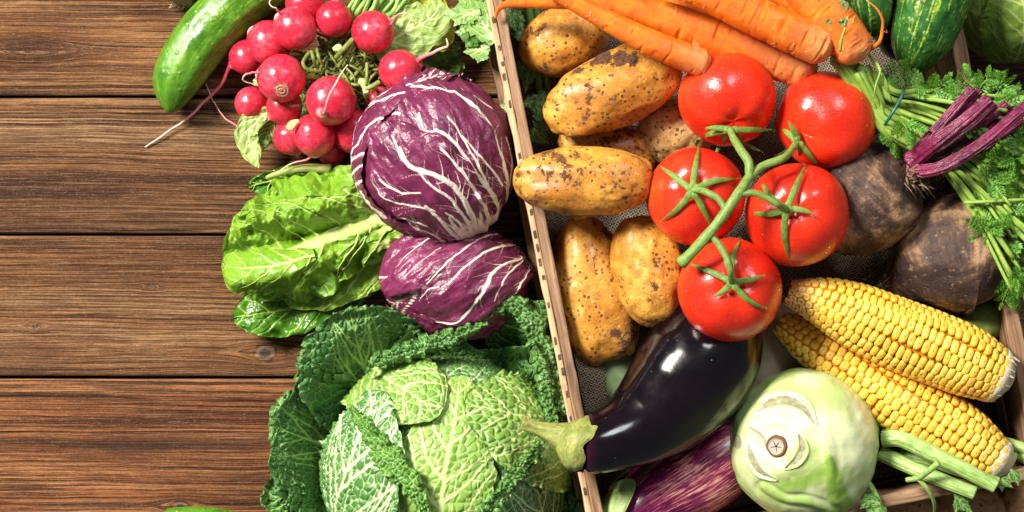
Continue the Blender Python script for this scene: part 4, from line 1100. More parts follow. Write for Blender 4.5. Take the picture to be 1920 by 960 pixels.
# ------------------------------------------------------------------ beets
def beets():
    MBt = m_beet(); MSt = m_beetstalk()
    MF = m_simple_green('beet_fibre', (.10, .06, .04), (.30, .20, .12), None, .8)
    def beet(ctrl, radp, root, seed, crownat=1.0):
        n = 150; p = pxpath(ctrl, n); u = np.linspace(0, 1, n); r = curve1(radp, u) * S * .93
        L = np.linalg.norm(np.diff(p, axis=0), axis=1).sum()
        k = np.clip((1 - u) * L / (.044), 0, 1); r = r * (.28 + .72 * np.sqrt(np.maximum(1 - (1 - k) ** 2.2, 0)))
        p = np.vstack([p[:1], p, p[-1:]]); r = np.r_[1e-5, r, 1e-5]
        def dp(uu, a):
            A, B = np.cos(a), np.sin(a)
            cw = sst(.86, 1.0, uu)
            return r[:, None] * (.05 * fbm(A * 1.1, B * 1.1, uu * 2, seed, 2) + .034 * fbm(A * 5, B * 5, uu * 14, seed + 3, 3)) + cw * .0022 * fbm(A * 9, B * 9, uu * 40, seed + 5, 3) * (r[:, None] > .002)
        mb = MB(); P = sweep(mb, p, r, 110, disp=dp); uu = np.linspace(0, 1, n + 2)[:, None] * np.ones((1, 110)); mb.A[-1]['crown'] = sst(.88, 1.0, uu).ravel()
        return build(mb, 'root', MBt, root), P, p
    r1 = thing('beet', 'earthy beet with cut purple stalks, beside the tomatoes', 'beet', PX(1650, 355, .08))
    root1, P, p = beet([(1540, 430, .118), (1580, 410, .122), (1625, 372, .126), (1670, 328, .132), (1700, 300, .140)], [44, 78, 98, 102, 94, 70], r1, 81)
    rs = random.Random(9)
    mb = MB()
    for k in range(70):
        x = 1712 + rs.uniform(-16, 14); y = 312 + rs.uniform(-22, 34); dx = rs.uniform(6, 34); dy = rs.uniform(-10, 34)
        tube(mb, [(x, y, .165), (x + dx * .5, y + dy * .4, .170 + rs.uniform(-.01, .008)), (x + dx, y + dy, .158 + rs.uniform(-.01, .01))], rs.uniform(1.2, 3.2), .6, 10, 5, .0004)
    build(mb, 'crown_fibres', MF, r1)
    stalks = [([(1706, 300, .160), (1740, 262, .172), (1785, 210, .180), (1825, 165, .184)], 13, 9), ([(1712, 302, .156), (1760, 250, .165), (1805, 205, .172), (1838, 168, .176)], 10, 8),
              ([(1708, 306, .166), (1755, 268, .184), (1810, 225, .194), (1856, 184, .198)], 16, 12), ([(1716, 310, .158), (1770, 272, .168), (1825, 232, .178), (1866, 195, .184)], 12, 10),
              ([(1716, 314, .152), (1780, 276, .160), (1840, 232, .168), (1888, 194, .172)], 11, 9), ([(1710, 322, .166), (1765, 314, .184), (1840, 270, .194), (1925, 198, .198)], 14, 11), ([(1716, 322, .158), (1790, 300, .168), (1860, 262, .176), (1917, 224, .180)], 12, 10), ([(1718, 316, .150), (1800, 280, .156), (1862, 230, .162), (1905, 200, .166)], 10, 8)]
    for i, (c, a, b) in enumerate(stalks):
        mb = MB(); pth = pxpath(c, 60); rr = np.linspace(a, b, 60) * S * .80; rr[:6] *= np.linspace(1.35, 1, 6)
        pth = np.vstack([pth[:1], pth, pth[-1:]]); rr = np.r_[1e-5, rr, 1e-5]
        sweep(mb, pth, rr, 40, flat=.8, disp=lambda u_, a_: .0005 * np.cos(a_ * 9) + .00035 * fbm(u_ * 14, a_ * 2, 0, i, 2))
        build(mb, 'stalk', MSt, r1)
    r2 = thing('beet', 'large round brown beet resting above the corn', 'beet', PX(1775, 480, .06))
    r2n = r2
    root2, P, p = beet([(1610, 562, .078), (1655, 545, .084), (1700, 520, .094), (1760, 490, .108), (1825, 478, .112), (1892, 510, .110)], [7, 20, 58, 98, 115, 114, 92], r2, 82)
    mb = MB()
    for k in range(60):
        x = 1866 + rs.uniform(-10, 10); y = 488 + rs.uniform(-40, 48); dx = rs.uniform(-6, 22); dy = rs.uniform(-14, 30)
        tube(mb, [(x, y, .128), (x + dx * .5, y + dy * .4, .134 + rs.uniform(-.008, .008)), (x + dx, y + dy, .124 + rs.uniform(-.01, .01))], rs.uniform(1.2, 3.4), .7, 10, 5, .0004)
    for k in range(30):
        x = 1640 + rs.uniform(-20, 50); y = 540 + rs.uniform(-18, 18)
        tube(mb, [(x, y, .096), (x + rs.uniform(-14, 14), y + rs.uniform(-14, 14), .106), (x + rs.uniform(-28, 28), y + rs.uniform(-22, 22), .098)], 1.0, .4, 10, 4, .0004)
    build(mb, 'crown_fibres', MF, r2)
beets()

# ------------------------------------------------------------------ corn
def corn(label, ctrl, radp, rows, per, seed, oldtip, huskend):
    root = thing('corn_cob', label, 'corn', PX(*ctrl[len(ctrl) // 2]) - np.array([0, 0, .03]), 'husked corn cobs')
    rs = np.random.RandomState(seed); n = 200
    p = pxpath(ctrl, n); u = np.linspace(0, 1, n); r = curve1(radp, u) * S * .93; T, A, B = frames(p)
    mb = MB(); rc = np.r_[1e-5, r * .86, 1e-5]; pc = np.vstack([p[:1], p, p[-1:]])
    sweep(mb, pc, rc, 40, kr=.2, top=-.3, old=0.0)
    L = np.linalg.norm(np.diff(p, axis=0), axis=1).sum(); pitch = L / per
    # kernel template
    a, b = 9, 12
    th = np.linspace(0.02, PI * .62, a)[:, None] * np.ones((1, b)); ph = np.linspace(0, 2 * PI, b, endpoint=False)[None, :] * np.ones((a, 1))
    ex = lambda c_, k: np.sign(c_) * np.abs(c_) ** k
    tx = ex(np.sin(th), .62) * ex(np.cos(ph), .72); ty = ex(np.sin(th), .62) * ex(np.sin(ph), .72); tz = ex(np.cos(th), .8)
    i = np.arange(a - 1)[:, None]; j = np.arange(b)[None, :]; j2 = (j + 1) % b
    F0 = np.stack([i * b + j, i * b + j2, (i + 1) * b + j2, (i + 1) * b + j], -1).reshape(-1, 4)
    Vs = []; Fs = []; kr = []; tp = []; od = []; c = 0
    spin = rs.uniform(0, 6)
    for row in range(rows):
        wob = rs.uniform(-.04, .04); ph0 = rs.uniform(0, 9)
        pos = (row % 2) * .5 * pitch + rs.uniform(-.15, .15) * pitch + .3 * pitch
        while pos < L - pitch * .2:
            f = pos / L; k = f * (n - 1); i0 = int(k); fr = k - i0; i1 = min(i0 + 1, n - 1)
            C = p[i0] * (1 - fr) + p[i1] * fr; t_ = T[i0]; a_ = A[i0]; b_ = B[i0]; R = r[i0] * (1 - fr) + r[i1] * fr
            ang = spin + (row + .16 * math.sin(f * 9 + ph0)) / rows * 2 * PI + wob * .5 + .25 * f
            ln = pitch * rs.uniform(.88, 1.1)
            nr = math.cos(ang) * a_ + math.sin(ang) * b_; tg = -math.sin(ang) * a_ + math.cos(ang) * b_
            slope = (r[i1] - r[i0]) / (L / n) if i1 > i0 else 0
            nn = nr - t_ * slope * .8; nn /= np.linalg.norm(nn); tt = t_ + nr * slope * .8; tt /= np.linalg.norm(tt)
            w = 2 * PI * R / rows * .5 * 1.06; old = max(0, 1 - f / oldtip) if oldtip else 0
            dim = (rs.rand() < .15) * rs.uniform(.1, .3) + old * .7
            hgt = pitch * .75 * rs.uniform(.85, 1.1)
            rr2 = np.hypot(tx, ty)
            zz = tz - dim * np.exp(-(rr2 / .45) ** 2)
            sk = rs.uniform(-.12, .12, 2)
            Lc = tx * (ln * .5 * 1.05) + sk[0] * ty * ln * .5; Wc = ty * w * rs.uniform(.92, 1.04) + sk[1] * tx * w
            V = C + (R - hgt * .62) * nr + Lc[..., None] * tt + Wc[..., None] * tg + (zz * hgt * .62 * (1 - .25 * old))[..., None] * nn
            Vs.append(V.reshape(-1, 3)); Fs.append(F0 + c); c += a * b
            kr.append(np.full(a * b, np.clip(.5 + rs.randn() * .28, 0, 1))); tp.append((zz).ravel()); od.append(np.full(a * b, min(1, old * 1.3 * rs.uniform(.5, 1.2))))
            pos += ln
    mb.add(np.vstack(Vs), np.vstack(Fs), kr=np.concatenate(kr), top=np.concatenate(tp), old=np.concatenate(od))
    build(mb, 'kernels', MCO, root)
    # butt end with torn husk
    e = p[-1]; t_ = T[-1]; mb = MB(); R = r[-1]
    qq = np.array([e - t_ * .007, e - t_ * .002, e + t_ * .004, e + t_ * .0095, e + t_ * .0115]); sweep(mb, catmull(qq, 30), np.r_[curve1([1.05, 1.06, .96, .72, .4], np.linspace(0, 1, 29)) * R * .98, 1e-5], 50, disp=lambda u_, a_: .0007 * fbm(u_ * 4, np.cos(a_) * 6, np.sin(a_) * 6, seed, 3))
    build(mb, 'cob_end', MHK, root)
    if huskend:
        mb = MB(); rr = random.Random(seed)
        for k in range(64):
            an = rr.uniform(0, 2 * PI); nr = math.cos(an) * A[-1] + math.sin(an) * B[-1]
            if nr[2] < -.4: continue
            R0 = R * rr.uniform(.80, 1.01); ln = rr.uniform(.003, .010) * huskend
            o = e + nr * R0 - t_ * rr.uniform(.002, .009)
            pts = [o, o + t_ * ln * .5 + nr * .0008, o + t_ * ln + nr * rr.uniform(-.002, .001)]
            sweep(mb, catmull(pts, 9), np.linspace(.0016, .0005, 9) * rr.uniform(.5, 1.3), 6, flat=.25)
        build(mb, 'husk_shreds', MHK, root)
    # silk hairs
    rr = random.Random(seed + 1)
    for k in range(16):
        mb = MB()
        f = rr.uniform(.05, .95); i0 = int(f * (n - 1)); an = rr.uniform(-1.2, 1.2)
        nr = np.array([0, 0, 1.0]) * math.cos(an) + A[i0] * math.sin(an); o = p[i0] + nr * (r[i0] + .0006)
        d = rr.choice((-1, 1)); d2 = rr.uniform(-.8, .8); ln = rr.uniform(.004, .016)
        pts = [o + T[i0] * ln * q_ * d + A[i0] * ln * (q_ * d2 + .2 * math.sin(q_ * 4 + k)) * .5 + nr * .0006 * math.sin(q_ * 3) for q_ in np.linspace(0, 1, 5)]
        sweep(mb, catmull(pts, 14), .00014, 4)
        build(mb, 'silk_hair', MHK, root)
MCO = m_corn(); MHK = m_husk()
corn('upper corn cob with brown shrivelled kernels at its tip by the tomato', [(1478, 548, .128), (1560, 572, .132), (1680, 625, .134), (1790, 668, .134), (1872, 706, .132)], [26, 46, 60, 66, 69, 69, 66, 52], 16, 30, 101, .16, 1.0)
corn('lower corn cob lying on the celery stalks', [(1462, 604, .092), (1530, 648, .100), (1640, 722, .108), (1760, 792, .114), (1872, 866, .120)], [24, 44, 55, 61, 64, 64, 60, 42], 16, 30, 102, 0, .7)

# ------------------------------------------------------------------ kohlrabi
def kohlrabi():
    root = thing('kohlrabi', 'pale green kohlrabi with a brown cut stem scar, in the bottom of the crate', 'kohlrabi', PX(1505, 832, .05))
    z = .112; cx, cy = 1503, 834; R = 144
    k_ = S * (1 - z / H)
    n, m = 220, 420
    th = np.linspace(0, PI, n)[:, None] * np.ones((1, m)); ph = np.linspace(0, 2 * PI, m, endpoint=False)[None, :] * np.ones((n, 1))
    qx = np.sin(th) * np.cos(ph) * R; qy = np.sin(th) * np.sin(ph) * R   # photo px offsets (y down)
    X = cx + qx; Y = cy + qy; up = np.cos(th) > -.2
    d3 = np.stack([np.sin(th) * np.cos(ph), np.sin(th) * np.sin(ph), np.cos(th)], -1)
    g = np.zeros_like(X); sc = np.zeros_like(X); se = np.zeros_like(X); h = 0.0012 * fbm(d3[..., 0] * 2.5, d3[..., 1] * 2.5, d3[..., 2] * 2.5, 6, 3) * 2
    l = 1 + .05 * fbm(d3[..., 0] * 1.3, d3[..., 1] * 1.3, d3[..., 2] * 1.3, 61, 2)
    def poly(pts, w0, w1):
        p = catmull(pts, 40); o = np.full(X.shape, 1e3); ww = np.ones(X.shape)
        for i in range(40):
            dd = np.hypot(X - p[i, 0], Y - p[i, 1]); sel = dd < o; o[sel] = dd[sel]; ww[sel] = w0 + (w1 - w0) * i / 39.0
        return o, ww
    def cres(pts, w):
        """crescent leaf scar: widest mid way"""
        p = catmull(pts, 50); o = np.full(X.shape, 9.0)
        for i in range(50):
            wi = .72 * w * math.sin(PI * (i + 1) / 51.0) + 1.0
            o = np.minimum(o, np.hypot(X - p[i, 0], Y - p[i, 1]) / wi)
        return o
    for pts, w in (([(1406, 768), (1428, 748), (1462, 742), (1490, 755), (1507, 783)], 13), ([(1396, 793), (1405, 802), (1415, 812), (1420, 826)], 6), ([(1395, 826), (1400, 850), (1413, 872), (1440, 886)], 8), ([(1478, 803), (1484, 826), (1474, 848), (1456, 862)], 8)):
        o = cres(pts, w); o = np.where(up, o, 9)
        sc = np.maximum(sc, 1 - sst(.75, 1.05, o)); se = np.maximum(se, np.exp(-((o - 1.05) / .18) ** 2)); h = h - .0012 * (1 - sst(.6, 1.1, o)) + .0016 * np.exp(-((o - 1.5) / .4) ** 2)
    o = np.hypot((X - 1374) / 11, (Y - 822) / 15); sc = np.maximum(sc, (1 - sst(.8, 1.05, o)) * up); 
    o = np.hypot(X - 1460, Y - 883) ; se = np.maximum(se, (1 - sst(3, 5, o)) * up)
    # ring plateau round the stem scar
    o = np.hypot(X - 1437, Y - 823); h = h + np.where(up, .0022 * np.exp(-((o - 48) / 14) ** 2) - .0030 * np.exp(-(o / 34) ** 2), 0)
    # leaf bases: green raised ribs with a soft crease beside them
    dd, ww = poly([(1530, 845), (1543, 890), (1560, 930), (1590, 985)], 10, 36)
    rib = np.exp(-(dd / ww) ** 2) * up; g = np.maximum(g, rib * 1.15); h = h + .0032 * rib
    dd, ww = poly([(1543, 800), (1552, 845), (1547, 895), (1590, 960)], 4, 5); h = h - .0007 * np.exp(-(dd / 8.0) ** 2) * up
    dd, ww = poly([(1420, 905), (1455, 926), (1500, 930), (1548, 948)], 6, 8); h = h + .0016 * np.exp(-(dd / 8.0) ** 2) * up - .0012 * np.exp(-((dd - 12) / 5.0) ** 2) * up; g = np.maximum(g, .7 * np.exp(-(dd / 22) ** 2) * up)
    dd, ww = poly([(1500, 700), (1560, 725), (1610, 770), (1632, 830)], 10, 14); h = h + .0014 * np.exp(-(dd / 16) ** 2) * up
    dd, ww = poly([(1450, 900), (1490, 890), (1520, 870)], 14, 20); g = np.maximum(g, .75 * np.exp(-(dd / 26) ** 2) * up)
    dd, ww = poly([(1365, 800), (1372, 740), (1420, 705)], 12, 12); g = np.maximum(g, .35 * np.exp(-(dd / 18) ** 2) * up)
    g = np.maximum(g, .55 * sst(.80, 1.0, np.hypot(qx, qy) / R))
    A = (R * k_ * l + h); P = np.stack([PX(cx, cy, z)[0] + A * d3[..., 0], PX(cx, cy, z)[1] - A * d3[..., 1] * .985, z + (A * .92) * d3[..., 2]], -1)
    mb = MB(); mb.grid(P, wrap=True, green=g, scar=sc, scaredge=se)
    build(mb, 'bulb', m_kohl(), root)
    # cut stem stump
    j = np.argmin(np.hypot(X - 1438, Y - 824) + np.where(up, 0, 1e4)); c = P.reshape(-1, 3)[j]; nr = c - PX(cx, cy, z); nr /= np.linalg.norm(nr); x, y, a = basis(nr)
    ms = Mt('cut_stem', .8, .2); nn = ms.noise(ms.co(), 900, 4, .7); ms.col(ms.mix(ms.rng(ms.add(ms.at('rim'), ms.mul(nn, .5)), .55, .95), (.42, .36, .30), (.16, .085, .04))); ms.nrm(ms.bump(nn, .8, .001))
    mb = MB(); rr = np.array([1.15, 1.12, 1.02, .98, .80, .76, .5, .2, .01]); hh = np.array([-.004, 0, .0025, .0036, .0036, .0028, .0026, .0026, .0026]); ang = np.linspace(0, 2 * PI, 60, endpoint=False)
    Q = c + (rr[:, None] * (1 + .04 * vn(ang * 3, 0, 0, 3))[None, :] * 19 * k_)[..., None] * (np.cos(ang)[:, None] * x + np.sin(ang)[:, None] * y)[None] + hh[:, None, None] * a - a * .001
    mb.grid(Q, wrap=True, rim=(rr > .78)[:, None] * np.ones((1, 60)) * 1.0); st_ = build(mb, 'stem_stump', ms.m, root)
    mb = MB(); mk = Mt('crack', .9, .1); mk.col((.03, .02, .015))
    for an in (.3, 1.5, 2.6, 3.8, 5.1):
        d = math.cos(an) * x + math.sin(an) * y; o0 = c + a * .0019; sweep(mb, [o0, o0 + d * .0025, o0 + d * .0052], [.00035, .00028, .0001], 5)
    build(mb, 'crack', mk.m, st_)
    # green leaf stub at the right edge
    mb = MB(); tube(mb, [(1600, 728, .118), (1627, 760, .120), (1640, 800, .118), (1638, 838, .112)], 6, 9, 30, 16); build(mb, 'leaf_stub', m_simple_green('stub_green', (.10, .24, .03), (.24, .42, .08)), root)
kohlrabi()

# ------------------------------------------------------------------ radicchio heads
def trace(D, lines, seed, twigs=True):
    """ribs given as photo paths (x, y) with start and end half widths, plus fine side twigs"""
    rs = random.Random(seed); sg = []
    for pts, w0, w1 in lines:
        a = D.arc(np.array(pts, float)); p = catmull(a, max(8, 5 * len(pts))); n = len(p)
        for i in range(n - 1):
            f0, f1 = i / (n - 1), (i + 1) / (n - 1); sg.append((p[i, 0], p[i, 1], p[i + 1, 0], p[i + 1, 1], w0 + (w1 - w0) * f0, w0 + (w1 - w0) * f1))
            if twigs and rs.random() < .5 and i > 1:
                d = p[i] - p[i + 1]; an = math.atan2(d[1], d[0]) + rs.choice((-1, 1)) * rs.uniform(.35, .7); x, y = p[i]; w = .52 * (w0 + (w1 - w0) * f0) ** .6
                for q in range(rs.randint(3, 7)):
                    an += rs.uniform(-.18, .18); nx, ny = x + 7 * math.cos(an), y + 7 * math.sin(an); sg.append((x, y, nx, ny, w, w * .85)); x, y, w = nx, ny, w * .85
    return sg
MRA = m_leaf('radicchio_leaf', (.055, .005, .022), (.25, .032, .110), (.80, .70, .62), rough=.34, tr=.06, cr=1.0, bump=.75, soft=.15)
def radicchio1():
    root = thing('radicchio', 'round purple radicchio with white veins, against the outside of the crate', 'radicchio', PX(812, 293, .0))
    D = Dome((812, 294), 150, 147, .075, .070, lump=.03, seed=4)
    core = Dome((812, 294), 144, 141, .075, .067, lump=.03, seed=4)
    D.veins = trace(D, [([(855, 196), (890, 223), (916, 252), (932, 300), (943, 342), (937, 380), (929, 427)], 2.2, 5.5), ([(821, 257), (852, 276), (874, 305), (895, 337), (916, 364), (921, 395), (905, 433)], 2, 5), ([(767, 289), (783, 316), (826, 332), (858, 358), (879, 395), (890, 433)], 2.6, 6),
        ([(831, 289), (852, 311), (879, 348), (900, 385), (903, 427)], 1.4, 4), ([(733, 337), (767, 356), (799, 358)], 2, 1.2), ([(794, 231), (805, 257), (821, 260)], 1.2, 1.2), ([(805, 380), (836, 411), (868, 435)], 2, 5), ([(770, 404), (815, 427), (852, 443)], 1.8, 4.5), ([(836, 390), (858, 406), (879, 433)], 1.4, 3.6),
        ([(661, 300), (667, 273), (672, 242), (698, 210), (746, 191), (799, 186), (852, 194)], 4, 1.8), ([(661, 302), (682, 268), (714, 236), (762, 231)], 3.6, 1.6), ([(659, 308), (682, 295), (702, 294)], 4, 2), ([(664, 328), (690, 314), (708, 310)], 3.4, 1.6), ([(672, 345), (697, 338)], 3.6, 1.8), ([(684, 362), (705, 388), (725, 404)], 7, 8),
        ([(863, 186), (895, 199), (922, 215)], 1.6, 1.4), ([(754, 268), (768, 300), (783, 316)], 1.3, 1.8), ([(943, 263), (949, 305), (946, 345)], 1.6, 3), ([(960, 310), (954, 348), (943, 385)], 2, 3.6), ([(868, 268), (895, 300), (916, 326), (932, 350)], 1.2, 2), ([(714, 332), (746, 368), (789, 378), (820, 388)], 1.2, 1.4), ([(676, 230), (705, 196), (740, 175)], 2.2, 1.2), ([(842, 398), (862, 424), (884, 442)], 2.5, 5), ([(927, 385), (926, 410), (916, 436)], 2, 5), ([(950, 368), (942, 400), (926, 430)], 2, 5), ([(790, 318), (812, 345), (842, 366), (868, 400), (884, 430)], 1.2, 4), ([(840, 235), (866, 268), (890, 312), (908, 350), (918, 372)], 1.0, 2.4), ([(730, 385), (770, 398), (806, 412)], 1.2, 2), ([(880, 200), (905, 230), (922, 268), (932, 310)], 1.1, 2)], 5)
    D.white = (D.arc(np.array([[895, 432]]))[0], 80)
    mb = MB(); leaf(mb, [(900, 440), (850, 380), (790, 290), (740, 200), (690, 130)], [60, 240, 300, 240, 80], [60, 240, 300, 240, 80], core, 3, 120, 160, off=0, veins=dict(n=7, a0=34, wm=5, ws=2.2, sub=1), crinkle=.001)
    build(mb, 'inner_leaf', MRA, root)
    V = dict(n=5, a0=32, s0=.0, s1=.72, wm=5, ws=3.3, curve=-.20, sub=1, fan=.5, wob=.06, pw=1.1)
    mb = MB(); leaf(mb, [(850, 445), (740, 425), (672, 360), (664, 280), (700, 205), (768, 165), (835, 152)], [40, 60, 70, 75, 80, 70, 45], [60, 90, 105, 110, 105, 80, 50], D, 11, 200, 170, off=.0012, raise_=.0006, crinkle=.0016, crs=34, frill=.0006, edgedrop=.0006, tone=.05)
    build(mb, 'leaf', MRA, root)
    mb = MB(); leaf(mb, [(905, 445), (935, 380), (935, 300), (905, 225), (850, 175), (820, 158)], [60, 78, 90, 90, 70, 45], [40, 80, 90, 90, 70, 50], D, 12, 200, 170, off=.0030, curl=.0016, raise_=.0009, crinkle=.0022, crs=60, crink2=.0030, crs2=20, alng=2.6, frill=.0008, lobes=.03, edgedrop=.0008)
    build(mb, 'leaf', MRA, root)
    mb = MB(); leaf(mb, [(893, 447), (885, 385), (868, 320), (848, 255), (815, 195), (800, 172)], [34, 62, 72, 76, 70, 50], [40, 70, 90, 100, 95, 70], D, 13, 220, 200, off=.0055, curl=.0016, raise_=.0009, crinkle=.0022, crs=60, crink2=.0030, crs2=20, alng=2.6, frill=.0010, lobes=.04, edgedrop=.0012)
    build(mb, 'leaf', MRA, root)
    mb = MB(); leaf(mb, [(890, 448), (845, 405), (795, 350), (752, 292), (728, 250)], [30, 72, 84, 80, 60], [44, 66, 70, 66, 46], D, 14, 220, 200, tip=.3, off=.0085, curl=.0010, raise_=.0009, crinkle=.0024, crs=60, crink2=.0036, crs2=20, alng=2.6, frill=.0016, frs=20, lobes=.06, edgedrop=.0016, tone=.05)
    build(mb, 'leaf', MRA, root)
    mb = MB(); leaf(mb, [(770, 178), (812, 160), (850, 146), (880, 158)], [26, 34, 34, 22], [30, 40, 40, 26], D, 15, 90, 80, off=.004, veins=dict(n=5, a0=40, wm=2.5, ws=1.6, sub=1), crinkle=.0022, crs=22, frill=.0022, curl=.002, tone=.02)
    build(mb, 'leaf', MRA, root)
def radicchio2():
    root = thing('radicchio', 'radicchio head lying between the lettuce and the savoy cabbage, shadowed by the rounder one', 'radicchio', PX(848, 528, .0))
    D = Dome((850, 528), 140, 106, .055, .050, rot=math.radians(8), lump=.03, seed=9)
    core = Dome((850, 528), 135, 101, .055, .047, rot=math.radians(8), lump=.03, seed=9)
    D.veins = trace(D, [([(826, 592), (852, 592), (879, 576), (900, 544), (927, 507), (962, 489)], 1.15, 2.88), ([(845, 530), (868, 507), (895, 486), (927, 472), (966, 470)], 1.01, 2.40), ([(812, 530), (836, 502), (874, 470), (906, 451), (943, 443)], 0.86, 2.24), ([(762, 493), (799, 460), (842, 438)], 0.86, 1.44),
        ([(711, 524), (738, 518)], 2.16, 1.28), ([(708, 545), (730, 548)], 1.73, 1.12), ([(744, 588), (780, 580)], 1.15, 1.92), ([(953, 568), (959, 534), (978, 494)], 1.01, 2.24), ([(921, 560), (937, 523), (969, 486)], 0.72, 1.76), ([(795, 560), (812, 540), (830, 536)], 0.72, 0.80), ([(770, 520), (800, 490), (830, 468)], 0.65, 0.80)], 6)
    D.white = (D.arc(np.array([[980, 492]]))[0], 30)
    mb = MB(); leaf(mb, [(985, 490), (920, 510), (850, 530), (780, 550), (700, 590)], [60, 170, 220, 170, 60], [60, 170, 220, 170, 60], core, 3, 110, 130, off=0, veins=dict(n=7, a0=34, wm=4, ws=2, sub=1), crinkle=.001)
    build(mb, 'inner_leaf', MRA, root)
    V = dict(n=4, a0=32, s0=.02, s1=.75, wm=4.5, ws=2.6, curve=-.2, sub=0, fan=.4, pw=1.2, wob=.06)
    mb = MB(); leaf(mb, [(990, 500), (960, 560), (900, 606), (830, 622), (765, 606), (722, 570)], [40, 60, 66, 66, 56, 36], [40, 60, 66, 66, 56, 36], D, 21, 170, 140, off=.0010, raise_=.0007, crinkle=.0016, crs=30, frill=.0006, edgedrop=.0006, tone=.08)
    build(mb, 'leaf', MRA, root)
    mb = MB(); leaf(mb, [(990, 478), (930, 446), (868, 446), (806, 468), (756, 510), (732, 548)], [40, 62, 72, 76, 66, 46], [40, 64, 76, 76, 60, 40], D, 22, 190, 160, off=.0028, curl=.001, raise_=.0008, crinkle=.0020, crink2=.003, crs2=20, alng=2.6, crs=34, frill=.0006, edgedrop=.0008, tone=.10)
    build(mb, 'leaf', MRA, root)
    mb = MB(); leaf(mb, [(988, 486), (940, 500), (890, 530), (845, 562), (800, 580)], [30, 52, 62, 58, 40], [30, 50, 60, 58, 40], D, 23, 170, 150, off=.0055, curl=.001, raise_=.0008, crinkle=.0022, crs=60, crink2=.003, crs2=20, alng=2.6, frill=.0010, edgedrop=.0012, tone=-.02)
    build(mb, 'leaf', MRA, root)
radicchio1(); radicchio2()

